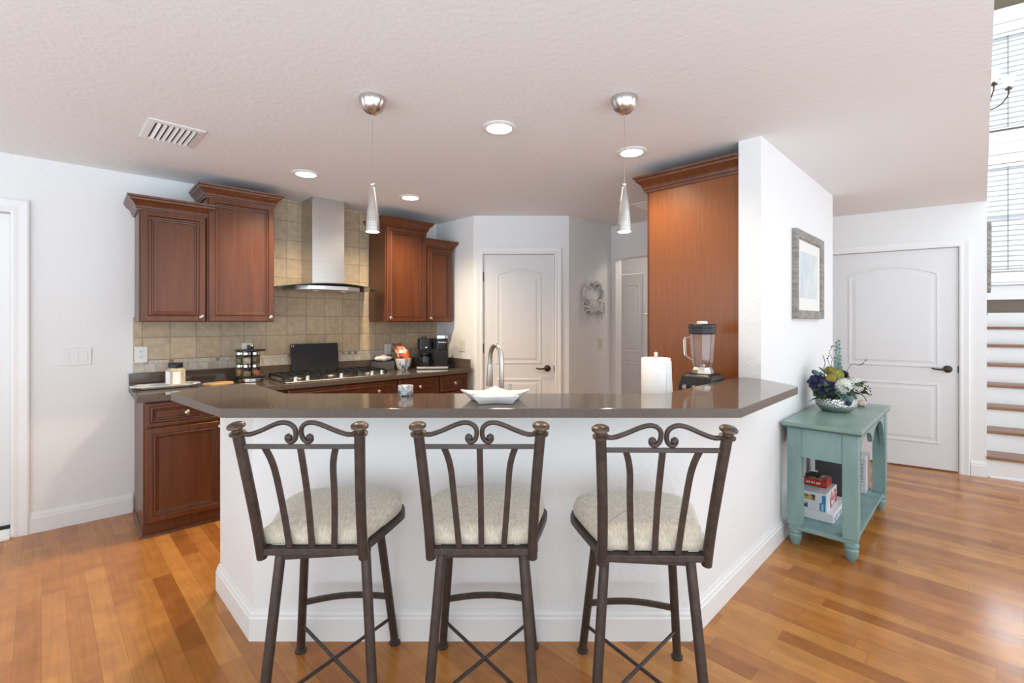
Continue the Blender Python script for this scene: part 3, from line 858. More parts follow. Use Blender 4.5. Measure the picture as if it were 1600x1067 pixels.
def make_stool(label):
    t = thing('bar_stool', label, 'stool', (0, 0, 0), 0, 'iron bar stools along the bar')
    # cushion
    loops = [seat_outline(k, z) for k, z in ((0.93, 0.6265), (0.97, 0.634), (0.982, 0.648), (0.978, 0.663), (0.95, 0.677), (0.87, 0.689), (0.70, 0.698), (0.40, 0.703), (0.1, 0.704))]
    SEATPARTS.append(MB().rings(loops).build('cushion', m_fabric, t, smooth=True).name)
    MB().tube(seat_outline(0.985, 0.6145), 0.01, closed=True, flat=(0.011, 0.010), up=(0, 0, 1)).build('seat_frame', m_iron, t, auto=40)
    mb = MB()
    mb.box(-0.17, 0.17, -0.203, -0.187, 0.603, 0.625)
    mb.build('seat_rail', m_iron, t, bevel=0.003)
    MB().box(-0.11, 0.11, -0.11, 0.11, 0.5855, 0.603).lathe([(0, 0.572), (0.07, 0.572), (0.07, 0.5856), (0, 0.5856)], 20).build('swivel_plate', m_iron, t)
    for sx in (-1, 1):
        pts = smooth_path([(sx * 0.167, yl(0.590), 0.590), (sx * 0.168, yl(0.68), 0.68), (sx * 0.172, yl(0.78), 0.78), (sx * 0.179, yl(0.90), 0.90), (sx * 0.187, yl(1.018), 1.018)])
        po = MB().tube(pts, 0.0165, 14).build('back_post', m_iron, t, auto=60)
        c = (sx * 0.187, yl(1.018), 1.018)
        ax = Vector((sx * 0.008, -0.118 * 0.238, 0.118)).normalized()
        mtx = Vector((0, 0, 1)).rotation_difference(ax).to_matrix().to_4x4()
        MB().lathe([(0, 0), (0.018, 0), (0.0245, 0.003), (0.0245, 0.008), (0.019, 0.011), (0.015, 0.013), (0.015, 0.020), (0.022, 0.024), (0.0265, 0.027), (0.0265, 0.032), (0.022, 0.036), (0, 0.0365)], 20, c, 0, mtx).build('finial', m_iron_cap, po, auto=50)
    z = 0.980
    MB().box(-0.175, 0.175, yl(z) - 0.006, yl(z) + 0.006, z - 0.007, z + 0.007).build('back_rail', m_iron, t, bevel=0.002)
    for sx in (-1, 1):
        pr = [(0.174, 1.022), (0.150, 1.020), (0.115, 1.032), (0.075, 1.050), (0.048, 1.058), (0.026, 1.055), (0.011, 1.041), (0.0085, 1.020), (0.014, 1.003), (0.026, 0.995), (0.036, 1.001), (0.037, 1.012), (0.030, 1.016)]
        pts = smooth_path([(sx * x, yl(z) , z) for x, z in pr], 4)
        mb = MB().tube(pts, 0.0075, 10, up=(0, 1, 0))
        mb.sphere((sx * 0.031, yl(1.010), 1.010), 0.0105, 12, 8)
        mb.build('scroll', m_iron, t, auto=60)
    for xo in (-1, 0, 1):
        pr = [(0.072, 0.612), (0.080, 0.72), (0.087, 0.82), (0.092, 0.90), (0.100, 0.945), (0.110, 0.976)]
        pts = smooth_path([(xo * x, yl(z) + 0.012 * math.sin((z - 0.61) / 0.37 * PI), z) for x, z in pr], 3)
        MB().tube(pts, 0.01, flat=(0.0095, 0.0035), up=(1, 0, 0)).build('spindle', m_iron, t)
    # base
    legs = [(-1, -1, (0.137, -0.15), (0.180, -0.225)), (1, -1, (0.137, -0.15), (0.180, -0.225)), (-1, 1, (0.137, 0.13), (0.190, 0.240)), (1, 1, (0.137, 0.13), (0.190, 0.240))]
    for sx, sy, a, b in legs:
        lg = MB().tube([(sx * a[0], a[1], 0.592), (sx * b[0], b[1], 0.012)], 0.0165, 14).build('leg', m_iron, t, auto=60)
        MB().lathe([(0, 0), (0.021, 0), (0.023, 0.004), (0.023, 0.010), (0.017, 0.014), (0, 0.014)], 16, (sx * b[0], b[1], 0.0)).build('glide', m_iron, lg, auto=50)
    mb = MB()
    mb.box(-0.145, 0.145, -0.158, -0.138, 0.574, 0.592).box(-0.145, 0.145, 0.118, 0.138, 0.574, 0.592)
    mb.box(-0.147, -0.127, -0.138, 0.118, 0.574, 0.592).box(0.127, 0.147, -0.138, 0.118, 0.574, 0.592)
    mb.build('base_frame', m_iron, t, bevel=0.002)
    def lp(i, z):
        sx, sy, a, b = legs[i]; k = 1 - (z - 0.012) / 0.58
        return Vector((sx * (a[0] + (b[0] - a[0]) * k), a[1] + (b[1] - a[1]) * k, z))
    mb = MB().tube([lp(2, 0.125), lp(1, 0.125)], 0.0065, 8).tube([lp(3, 0.125), lp(0, 0.125)], 0.0065, 8)
    mb.build('cross_brace', m_iron, t, auto=60)
    a, b = lp(2, 0.225), lp(3, 0.225)
    pts = []
    for i in range(13):
        k = i / 12
        q = a.lerp(b, k); h = math.sin(PI * k)
        pts.append((q.x, q.y + 0.010 * h, q.z + 0.012 * h))
    MB().tube(pts, 0.012, 10, flat=(0.010, 0.007), up=(0, 0, 1)).build('footrest', m_iron, t)
    return t
S_SEAT = ('cushion', 'seat_frame', 'seat_rail', 'swivel_plate', 'back_post', 'back_rail', 'scroll', 'spindle')
def swivel(t, a):
    for c in t.children:
        if c.name.split('.')[0] in S_SEAT: c.rotation_euler = (0, 0, a)
st = make_stool('leftmost iron bar stool with beige seat, at the left corner of the bar')
st2 = dup(st, (-0.100, 1.735, 0), 0.0, 'middle iron bar stool with beige seat, in front of the star dish')
st3 = dup(st, (0.458, 1.692, 0), -0.10, 'rightmost iron bar stool with beige seat, nearest the teal console table')
st.location = (-0.655, 1.735, 0); st.rotation_euler = (0, 0, 0.13); swivel(st, -0.13)
swivel(st3, 0.08)

# ------------------------------------------------------------------ teal console table
p = RP(0.316, -0.0055)
LT, DT, HT = 1.172, 0.416, 0.755
t = thing('console_table', 'distressed teal console table with arched apron beside the white wall', 'table', (p.x, p.y, 0), A45)
MB().box(0, LT, -DT, -0.0135, HT - 0.024, HT).build('tabletop', m_tealtop, t, bevel=0.005)
MB().box(0.006, LT - 0.006, -DT + 0.006, -0.019, HT - 0.034, HT - 0.0245).build('top_moulding', m_tealdark, t)
lw = 0.038
xs = (0.058, LT - 0.058); ys = (-0.076, -DT + 0.058)
for x in xs:
    for y in ys:
        lg = MB().box(x - lw, x + lw, y - lw, y + lw, 0.125, HT - 0.035).build('leg', m_teal, t, bevel=0.004)
        MB().lathe([(0, 0), (0.020, 0), (0.026, 0.012), (0.034, 0.045), (0.036, 0.062), (0.030, 0.070), (0.030, 0.074), (0.038, 0.082), (0.038, 0.096), (0.031, 0.103), (0.031, 0.108), (0.037, 0.116), (0.036, 0.1245), (0, 0.1245)], 20, (x, y, 0)).build('turned_foot', m_teal, lg, auto=40)
MB().box(xs[0] - 0.034, xs[0] + 0.0, ys[1] + lw + 0.0005, ys[0] - lw - 0.0005, 0.548, HT - 0.035).build('end_apron', m_teal, t, bevel=0.002)
MB().box(xs[1] - 0.0, xs[1] + 0.034, ys[1] + lw + 0.0005, ys[0] - lw - 0.0005, 0.548, HT - 0.035).build('end_apron', m_teal, t, bevel=0.002)
MB().box(0.025, LT - 0.025, -DT + 0.034, -0.045, 0.100, 0.1245).build('lower_shelf', m_teal, t, bevel=0.003)
def arch_apron(y0, y1):
    xa, xb = xs[0] + lw + 0.0005, xs[1] - lw - 0.0005
    zt = HT - 0.035; mid = (xa + xb) / 2
    under = []
    n = 26
    for a, b in ((xa, mid - 0.02), (mid + 0.02, xb)):
        for i in range(n + 1):
            k = i / n
            x = a + (b - a) * k
            u = abs(2 * k - 1)
            drop = 0.225 * (1 - math.sqrt(max(0, 1 - u ** 2.2)))
            if (a == xa and k > 0.5) or (a != xa and k < 0.5): drop *= 0.42
            drop += 0.006 * abs(math.sin(k * PI * 6)) * (0 if u > 0.97 else 1)
            under.append((x, zt - 0.035 - drop))
    mb = MB()
    loopf = [(x, zt) for x, _ in under]
    vs = []; fs = []
    for (x, zb) in under:
        vs += [Vector((x, y0, zb)), Vector((x, y0, zt)), Vector((x, y1, zb)), Vector((x, y1, zt))]
    for i in range(len(under) - 1):
        a = i * 4; b = a + 4
        fs += [(a, b, b + 1, a + 1), (a + 2, a + 3, b + 3, b + 2), (a, a + 2, b + 2, b), (a + 1, b + 1, b + 3, a + 3)]
    fs += [(0, 1, 3, 2)]; e = (len(under) - 1) * 4; fs += [(e, e + 2, e + 3, e + 1)]
    mb.add(vs, fs)
    return mb.build('arched_apron', m_teal, t)
arch_apron(ys[1] - 0.030, ys[1] - 0.004)
MB().box(xs[0] + lw + 0.0005, xs[1] - lw - 0.0005, ys[0] + 0.004, ys[0] + 0.030, 0.60, HT - 0.035).build('back_apron', m_teal, t)
SHZ = 0.125
TABZ = HT + 0.0005
def tab(s, y, z): q = RP(s, y); return (q.x, q.y, z)

# boxes on the shelf
m_gamebox = M('white_glossy_card', (0.72, 0.73, 0.74), 0.3)
m_puzzle_top = patch_material('puzzle_lid_print', [(0.55, 0.56, 0.58), (0.42, 0.44, 0.47), (0.48, 0.38, 0.24), (0.62, 0.58, 0.5), (0.35, 0.42, 0.5)], 22, 0.35)
m_puzzle_art = patch_material('puzzle_photo_print', [(0.03, 0.035, 0.05), (0.22, 0.14, 0.05), (0.5, 0.4, 0.12), (0.10, 0.12, 0.16), (0.5, 0.48, 0.45)], 55, 0.35)
m_puzzle_side = patch_material('puzzle_side_print', [(0.45, 0.10, 0.10), (0.7, 0.68, 0.66), (0.3, 0.06, 0.07), (0.6, 0.35, 0.33), (0.72, 0.7, 0.7)], 32, 0.4)
m_blue = M('blue_label', (0.02, 0.24, 0.48), 0.35)
m_red = M('red_tin', (0.42, 0.02, 0.012), 0.28, coat=0.4)
m_redprint = patch_material('red_tin_lid_print', [(0.42, 0.03, 0.02), (0.5, 0.45, 0.38), (0.04, 0.04, 0.04), (0.45, 0.2, 0.1)], 60, 0.35)
m_dkgrey = M('charcoal_card', (0.055, 0.052, 0.055), 0.5)
m_ink = M('grey_ink', (0.16, 0.16, 0.18), 0.6)
t = thing('game_box', 'flat white game box on the teal shelf under the puzzle box', 'box', tab(0.520, -0.145, SHZ), A45, 'boxes on the console shelf')
MB().box(0, 0.40, -0.105, 0.085, 0, 0.056).build('box_body', m_gamebox, t, bevel=0.004)
mb = MB()
for i in range(7):
    x = 0.03 + i * 0.05
    mb.box(x, x + 0.022, -0.1066, -0.1048, 0.012 + 0.006 * (i % 3), 0.030 + 0.005 * (i % 2))
mb.build('printed_marks', m_ink, t)
t = thing('puzzle_box', 'white jigsaw puzzle box with small photos and blue label on the game box', 'box', tab(0.510, -0.118, SHZ + 0.0568), A45, 'boxes on the console shelf')
b = MB().box(0.012, 0.29, -0.098, 0.082, 0, 0.112).build('box_body', m_gamebox, t, bevel=0.003)
MB().box(0.018, 0.284, -0.092, 0.076, 0.1121, 0.1132).build('lid_picture', m_puzzle_top, t)
MB().box(0.0105, 0.0122, -0.035, 0.078, 0.062, 0.098).box(0.0105, 0.0122, 0.005, 0.060, 0.012, 0.048).build('side_photos', m_puzzle_art, t)
MB().box(0.0102, 0.0122, -0.090, -0.060, 0.006, 0.055).box(0.0102, 0.0122, -0.092, -0.072, 0.055, 0.104).build('blue_label', m_blue, t)
mb = MB()
for i in range(4): mb.box(0.0095, 0.0104, -0.080, -0.070, 0.012 + i * 0.010, 0.019 + i * 0.010)
mb.build('label_marks', m_gamebox, t)
MB().box(0.10, 0.28, -0.0996, -0.0978, 0.008, 0.104).build('end_print', m_puzzle_side, t)
t = thing('toy_tin', 'shallow red tin with lettered side on top of the puzzle box', 'tin', tab(0.640, -0.120, SHZ + 0.0568 + 0.1140), A45, 'boxes on the console shelf')
MB().box(0.012, 0.15, -0.072, 0.072, 0, 0.044).build('tin_body', m_red, t, bevel=0.006)
MB().box(0.016, 0.146, -0.068, 0.068, 0.0442, 0.0475).build('tin_lid', m_redprint, t, bevel=0.001)
mb = MB()
for i, w in enumerate((0.008, 0.006, 0.009, 0.005, 0.010, 0.007)): mb.box(0.0105, 0.0122, 0.045 - i * 0.014 - w, 0.045 - i * 0.014, 0.015, 0.027 + 0.004 * (i % 2))
mb.build('tin_lettering', m_ivory, t)
t = thing('toy_car', 'small black and white toy car standing on the red tin', 'toy car', tab(0.700, -0.105, SHZ + 0.0568 + 0.1140 + 0.048), A45 + PI / 2, None)
MB().rings([[Vector((x, y, z)) for x, y in ((-a, -0.02), (b, -0.02), (b, 0.02), (-a, 0.02))] for a, b, z in ((0.042, 0.040, 0.007), (0.044, 0.043, 0.014), (0.042, 0.040, 0.022), (0.030, 0.022, 0.026), (0.024, 0.012, 0.038))]).build('car_body', m_black, t, bevel=0.002)
MB().box(-0.023, 0.011, -0.0185, 0.0185, 0.0384, 0.0405).build('car_roof', m_white_cer, t)
for x in (-0.026, 0.026):
    for y in (-0.0185, 0.0185):
        MB().lathe([(0, -0.004), (0.0085, -0.004), (0.0085, 0.004), (0, 0.004)], 14, (x, y, 0.0086), 0, R).build('wheel', m_blackmat, t)
t = thing('storage_box', 'tall charcoal storage box at the back of the teal shelf', 'box', tab(0.945, -0.170, SHZ), A45, 'boxes on the console shelf')
MB().box(0, 0.16, -0.13, 0.11, 0, 0.32).build('box_body', m_dkgrey, t, bevel=0.004)
MB().box(-0.003, 0.163, -0.133, 0.113, 0.3205, 0.345).build('lid', m_dkgrey, t, bevel=0.003)
t = thing('book', 'thick white book standing upright at the far end of the teal shelf', 'book', tab(1.310, -0.275, SHZ), A45)
MB().box(0, 0.17, -0.024, -0.020, 0, 0.268).box(0, 0.17, 0.020, 0.024, 0, 0.268).box(-0.003, 0.001, -0.024, 0.024, 0, 0.268).build('cover', m_gamebox, t, bevel=0.0008)
MB().box(0.002, 0.165, -0.0195, 0.0195, 0.004, 0.264).build('pages', m_paper, t)
mb = MB()
for i in range(8):
    z = 0.075 + i * 0.018
    mb.box(-0.0042, -0.0028, -0.008, 0.008, z, z + 0.003).box(-0.0042, -0.0028, -0.008, -0.003 + 0.004 * (i % 3), z + 0.005, z + 0.010)
for z in (0.015, 0.055, 0.225, 0.235): mb.box(-0.0042, -0.0028, -0.018, 0.018, z, z + 0.0015)
mb.build('spine_marks', m_ink, t)

# flower arrangement
def bumpy_silver():
    m = M('hammered_silver', (0.62, 0.62, 0.60), 0.22, 1.0)
    nt = m.node_tree; b = nt.nodes['Principled BSDF']
    tc = [n for n in nt.nodes if n.type == 'TEX_COORD'][0]
    v = nt.nodes.new('ShaderNodeTexVoronoi'); v.inputs['Scale'].default_value = 95
    nt.links.new(tc.outputs['Object'], v.inputs['Vector'])
    bp = nt.nodes.new('ShaderNodeBump'); bp.inputs['Strength'].default_value = 0.9; bp.inputs['Distance'].default_value = 0.006
    nt.links.new(v.outputs['Distance'], bp.inputs['Height']); nt.links.new(bp.outputs['Normal'], b.inputs['Normal'])
    return m
m_silver = bumpy_silver()
m_navy = M('navy_petals', (0.012, 0.016, 0.055), 0.6, c2=(0.03, 0.035, 0.10), scale=(50, 50, 50))
m_cream = M('cream_petals', (0.68, 0.69, 0.60), 0.6, c2=(0.78, 0.78, 0.72), scale=(40, 40, 40))
m_lime = M('lime_petals', (0.24, 0.27, 0.035), 0.6, c2=(0.38, 0.36, 0.07), scale=(60, 60, 60))
m_gold = M('gold_petals', (0.42, 0.28, 0.05), 0.6, c2=(0.28, 0.25, 0.05), scale=(60, 60, 60))
m_leaf = M('dark_green_leaf', (0.025, 0.055, 0.025), 0.5, c2=(0.06, 0.10, 0.045), scale=(40, 40, 40))
m_sage = M('eucalyptus_leaf', (0.10, 0.18, 0.17), 0.55, c2=(0.17, 0.25, 0.23), scale=(30, 30, 30))
m_twig = M('brown_twig', (0.09, 0.06, 0.04), 0.7)
m_shell = M('seashell', (0.66, 0.58, 0.50), 0.4, c2=(0.42, 0.34, 0.28), scale=(40, 40, 40))
rnd = random.Random(3)
def bloom(mb, c, r, n_layers, n_pet, ax=(0, 0, 1), curl=0.6):
    q = Vector((0, 0, 1)).rotation_difference(Vector(ax).normalized()).to_matrix()
    c = Vector(c)
    for L in range(n_layers):
        f = (L + 1) / n_layers
        tilt = 0.15 + 1.35 * f
        for k in range(n_pet + L):
            a = 2 * PI * k / (n_pet + L) + L * 0.7 + rnd.uniform(-.15, .15)
            ln = r * (0.45 + 0.55 * f) * rnd.uniform(.9, 1.1); w = ln * 0.42
            pts = []
            for i in range(5):
                u = i / 4
                th_ = tilt * (0.55 + 0.45 * u)
                rad = ln * u * math.sin(th_); h = ln * u * math.cos(th_) * curl + 0.25 * r * (1 - f)
                ww = w * math.sin(PI * min(0.98, 0.12 + u * 0.80)) 
                for sgn in (-1, 0, 1):
                    v = Vector((rad, sgn * ww, h + (abs(sgn)) * 0.18 * ww))
                    v = Matrix.Rotation(a, 3, 'Z') @ v
                    pts.append(c + q @ v)
            fs = []
            for i in range(4):
                for s in range(2):
                    o = i * 3 + s
                    fs.append((o, o + 1, o + 4, o + 3))
            mb.add(pts, fs)
def pompom(mb, c, r, n, ps):
    c = Vector(c)
    for i in range(n):
        z = 1 - 2 * (i + 0.5) / n
        if z < -0.5: continue
        a = i * 2.39996
        d = Vector((math.sqrt(1 - z * z) * math.cos(a), math.sqrt(1 - z * z) * math.sin(a), z))
        p_ = c + d * r * rnd.uniform(.88, 1.05)
        t1 = d.orthogonal().normalized(); t2 = d.cross(t1)
        rot = rnd.uniform(0, PI)
        e1 = t1 * math.cos(rot) + t2 * math.sin(rot); e2 = d.cross(e1)
        for s in range(4):
            dd_ = (e1, e2, -e1, -e2)[s]; ee = (e2, -e1, -e2, e1)[s]
            mb.add([p_, p_ + dd_ * ps + ee * ps * 0.45 + d * ps * .2, p_ + dd_ * ps * 1.15 + d * ps * .3, p_ + dd_ * ps - ee * ps * 0.45 + d * ps * .2], [(0, 1, 2, 3)])
def leaf(mb, base, dirv, L, w, droop=0.3, roll=None):
    base = Vector(base); d = Vector(dirv).normalized()
    side = d.cross(Vector((0, 0, 1)))
    if side.length < 1e-3: side = Vector((1, 0, 0))
    side.normalize(); side = Matrix.Rotation(roll if roll is not None else rnd.uniform(-1.3, 1.3), 3, d) @ side; up = side.cross(d)
    pts = []
    for i in range(6):
        u = i / 5
        ctr = base + d * L * u - Vector((0, 0, 1)) * droop * L * u * u
        ww = w * math.sin(PI * (0.06 + 0.94 * u)) if i < 5 else 0.0003
        pts += [ctr - side * ww + up * ww * 0.25, ctr, ctr + side * ww + up * ww * 0.25]
    fs = []
    for i in range(5):
        for s in range(2):
            o = i * 3 + s; fs.append((o, o + 1, o + 4, o + 3))
    mb.add(pts, fs)
fc = tab(0.945, -0.185, TABZ)
t = thing('flower_arrangement', 'faux flower arrangement of navy and cream blooms in a hammered silver bowl', 'flowers', fc, 0)
MB().lathe([(0, 0), (0.075, 0), (0.088, 0.006), (0.115, 0.035), (0.122, 0.060), (0.116, 0.088), (0.106, 0.102), (0.101, 0.102), (0.111, 0.086), (0.115, 0.060), (0.10, 0.03), (0, 0.02)], 36).build('bowl', m_silver, t, smooth=True)
MB().lathe([(0, 0.0802), (0.103, 0.0802), (0.09, 0.10), (0.05, 0.125), (0, 0.132)], 20).build('moss', m_leaf, t, smooth=True)
# camera-facing frame: x to the right, y away
def stem(mb, a, b, r=0.002): mb.tube([a, (Vector(a) + Vector(b)) / 2 + Vector((0.004, 0, 0.004)), b], r, 6)
blooms = [('cream_bloom', m_cream, [(-0.005, -0.085, 0.175), 0.060, 'pom']), ('cream_bloom', m_cream, [(0.085, -0.055, 0.180), 0.057, 'pom']),
          ('navy_bloom', m_navy, [(-0.10, -0.045, 0.185), 0.062, 'rose']), ('navy_bloom', m_navy, [(0.065, 0.02, 0.250), 0.058, 'rose']), ('navy_bloom', m_navy, [(-0.135, 0.01, 0.205), 0.055, 'rose']),
          ('lime_bloom', m_lime, [(-0.005, -0.01, 0.245), 0.046, 'pom']), ('gold_bloom', m_gold, [(-0.065, -0.045, 0.225), 0.034, 'pom']), ('gold_bloom', m_gold, [(-0.03, 0.02, 0.27), 0.035, 'pom']),
          ('sage_bloom', m_sage, [(0.0, -0.105, 0.115), 0.045, 'rose']), ('navy_bud', m_navy, [(-0.005, -0.125, 0.075), 0.020, 'rose'])]
for nm, mt, (c, r, k) in blooms:
    mb = MB()
    if k == 'pom':
        mb.sphere(c, r * 0.86, 12, 8); pompom(mb, c, r * 0.92, 90, r * 0.24)
    else:
        ax = Vector((c[0] * 1.2, c[1] - 0.08, 0.12))
        mb.sphere(c, r * 0.42, 10, 6); bloom(mb, Vector(c) - ax.normalized() * r * 0.3, r * 1.15, 4, 5, ax, 0.8)
    stem(mb, (c[0] * 0.4, c[1] * 0.4, 0.10), c, 0.003)
    mb.build(nm, mt, t, smooth=False)
mb = MB()
for i in range(120):
    a = rnd.uniform(0, 2 * PI); rr = rnd.uniform(0.05, 0.13); zz = rnd.uniform(0.085, 0.20)
    b0 = (rr * math.cos(a), rr * math.sin(a), zz)
    dl_ = Vector((math.cos(a), math.sin(a), 0))
    if (Vector(b0) + dl_ * 0.095).dot(Vector((-0.7071, 0.7071, 0))) > 0.165: continue
    if b0[1] < -0.02 and zz < 0.125: continue
    leaf(mb, b0, (math.cos(a), math.sin(a), rnd.uniform(-.1, .5)), rnd.uniform(0.055, 0.085), rnd.uniform(0.018, 0.027), rnd.uniform(0.1, 0.5))
mb.build('dark_foliage', m_leaf, t)
mb = MB()
for i in range(22):
    a = rnd.uniform(-PI, 0.2); rr = rnd.uniform(0.05, 0.10)
    leaf(mb, (rr * math.cos(a), rr * math.sin(a), rnd.uniform(.10, .16)), (math.cos(a), math.sin(a), rnd.uniform(-.2, .3)), rnd.uniform(.035, .06), rnd.uniform(.012, .02), .3)
mb.build('sage_leaves', m_sage, t)
mb = MB()
sp = [(0.03, 0.03, 0.22), (0.035, 0.03, 0.32), (0.03, 0.035, 0.40), (0.025, 0.035, 0.46)]
mb.tube(sp, 0.0025, 6)
for i in range(9):
    z = 0.265 + i * 0.026
    for sg in (-1, 1):
        k_ = 1 - i * 0.06
        mb.sphere((0.033 + sg * 0.017 * k_, 0.031, z + 0.006 * sg), 0.021 * k_, 10, 6, 0, (1, 0.22, 0.75), Matrix.Rotation(sg * 0.5, 4, 'Y') @ Matrix.Rotation(rnd.uniform(-.5, .5), 4, 'Z'))
mb.build('eucalyptus_sprig', m_sage, t)
mb = MB()
def twig(pts, r=0.0022):
    mb.tube(smooth_path(pts, 4), r, 6)
twig([(-0.07, 0.0, 0.22), (-0.085, 0.0, 0.28), (-0.075, 0.0, 0.33), (-0.09, 0.0, 0.38)])
twig([(0.0, 0.0, 0.24), (-0.03, 0.0, 0.31), (-0.02, 0.01, 0.36), (-0.045, 0.0, 0.40), (-0.025, 0.0, 0.44)], 0.0018)
twig([(-0.01, 0.0, 0.26), (-0.05, 0.0, 0.33), (-0.055, 0.0, 0.37)], 0.0018)
twig([(0.06, 0.0, 0.25), (0.10, -0.01, 0.32), (0.15, -0.02, 0.315), (0.19, -0.02, 0.35)], 0.0016)
twig([(0.10, -0.02, 0.15), (0.16, -0.03, 0.19), (0.20, -0.04, 0.15), (0.215, -0.03, 0.12)], 0.0016)
twig([(0.11, -0.03, 0.14), (0.15, -0.05, 0.11), (0.175, -0.05, 0.07)], 0.0022)
for b in ((-0.03, 0, .44), (-0.02, 0, .445), (-0.05, 0, .375), (-0.06, 0, .36), (0.19, -.02, .35), (0.17, -.02, .325), (0.155, -.02, .32), (0.205, -.04, .16), (0.21, -.035, .14), (0.19, -.04, .175), (0.218, -.03, .115)):
    mb.sphere(b, 0.005, 6, 4)
mb.build('curly_twigs', m_twig, t)
mb = MB()
for i in range(16):
    a = rnd.uniform(PI * 0.6, PI * 1.3)
    leaf(mb, (-0.10 + rnd.uniform(-.04, .05), rnd.uniform(-.04, .03), 0.24 + rnd.uniform(-.02, .035)), (math.cos(a), math.sin(a), .9), 0.05, 0.010, .1)
mb.build('fern_tips', m_sage, t)
def shell(label, loc, rz, k):
    t = thing('seashell', label, 'seashell', loc, rz, 'seashells on the console table')
    mb = MB()
    loops = []
    for i in range(15):
        u = i / 14
        rad = 0.032 * math.sin(PI * min(0.97, 0.04 + u ** 0.8)) * (1 + 0.16 * math.sin(u * 22))
        cx = -0.05 + 0.10 * u
        loops.append([Vector((cx * k, rad * k * math.cos(2 * PI * j / 16) * (1 + 0.12 * (j % 2)), (0.026 + rad * 0.8 * math.sin(2 * PI * j / 16)) * k)) for j in range(16)])
    mb.rings(loops).build('shell_body', m_shell, t, smooth=True)
    mb = MB()
    for i in range(5):
        a = 0.5 + i * 0.5
        mb.lathe([(0.006 * k, 0), (0.003 * k, 0.010 * k), (0, 0.018 * k)], 6, ((-0.02 + 0.012 * i) * k, 0, 0.045 * k))
    mb.build('shell_spines', m_shell, t)
shell('larger cream seashell on the teal table, right of the silver bowl', tab(1.275, -0.285, TABZ - 0.001), 0.2, 0.85)
shell('smaller brown seashell at the far corner of the teal table', tab(1.385, -0.255, TABZ - 0.001), 0.7, 0.6)

# ------------------------------------------------------------------ picture on the white wall
p = RP(0.984, -0.001)
t = thing('framed_picture', 'grey driftwood framed pale blue print on the white wall above the flowers', 'picture', (p.x, p.y, 1.6875), A45)
w, h = 0.370, 0.300
prof = [(0, 0), (0, 0.030), (-0.006, 0.034), (-0.052, 0.030), (-0.058, 0.022), (-0.058, 0.0)]
MB().sweep([(-w, -h), (w, -h), (w, h), (-w, h)], prof, lambda x, y, hh: (x, -hh, y), side=-1, closed=True).build('frame', m_frame, t)
MB().box(-w + 0.055, w - 0.055, -0.014, -0.010, -h + 0.055, h - 0.055).build('mat', m_mat, t)
MB().box(-0.225, 0.225, -0.0155, -0.0145, -0.155, 0.165).build('print', m_art, t)

# ------------------------------------------------------------------ crab wall art
d = (P3 - P2).normalized(); an = math.atan2(d.y, d.x)
def crab_s(px): 
    k = (px - 800) / 735
    return (k * P2.y - P2.x) / (d.x - k * d.y)
q = P2 + d * crab_s(925.5)
m_crab = M('whitewashed_metal', (0.76, 0.75, 0.73), 0.5, c2=(0.55, 0.54, 0.52), scale=(50, 50, 50))
t = thing('crab_wall_art', 'whitewashed metal crab wall ornament beside the pantry door', 'wall art', (q.x, q.y, 1.555), an)
S = 0.9
def cw(x, z, y=-0.02): return (x * S, y, z * S)
mb = MB()
body = [(0.11 * math.cos(a) * (1 + 0.08 * math.cos(2 * a)), 0.085 * math.sin(a) - 0.03) for a in [2 * PI * i / 24 for i in range(24)]]
mb.rings([[Vector(cw(x * k, (z + 0.03) * k - 0.03, y)) for x, z in body] for k, y in ((1.0, -0.008), (1.0, -0.016), (0.9, -0.028), (0.5, -0.038))])
mb.build('crab_body', m_crab, t, auto=40)
for sx in (-1, 1):
    mb = MB().tube(smooth_path([cw(sx * 0.09, 0.03), cw(sx * 0.17, 0.07), cw(sx * 0.19, 0.15), cw(sx * 0.14, 0.21)], 5), [0.016 + 0.0 * i for i in range(16)], 8)
    mb.tube(smooth_path([cw(sx * 0.14, 0.21), cw(sx * 0.09, 0.25), cw(sx * 0.03, 0.24), cw(sx * 0.005, 0.19)], 5), [0.022, .024, .026, .026, .025, .024, .022, .021, .02, .018, .016, .014, .011, .008, .006, .004], 8)
    mb.tube(smooth_path([cw(sx * 0.125, 0.19), cw(sx * 0.085, 0.195), cw(sx * 0.05, 0.16)], 4), [.014, .014, .013, .012, .011, .009, .007, .005, .003], 8)
    mb.build('claw', m_crab, t, auto=50)
    for i, (a, b, c) in enumerate((((0.11, -0.01), (0.19, 0.03), (0.23, -0.04)), ((0.10, -0.05), (0.19, -0.03), (0.22, -0.12)), ((0.09, -0.08), (0.17, -0.09), (0.17, -0.19)), ((0.06, -0.10), (0.12, -0.14), (0.10, -0.24)))):
        MB().tube(smooth_path([cw(sx * a[0], a[1]), cw(sx * b[0], b[1]), cw(sx * c[0], c[1])], 5), [.012, .012, .012, .011, .011, .010, .009, .008, .007, .005, .004], 8).build('crab_leg', m_crab, t, auto=50)

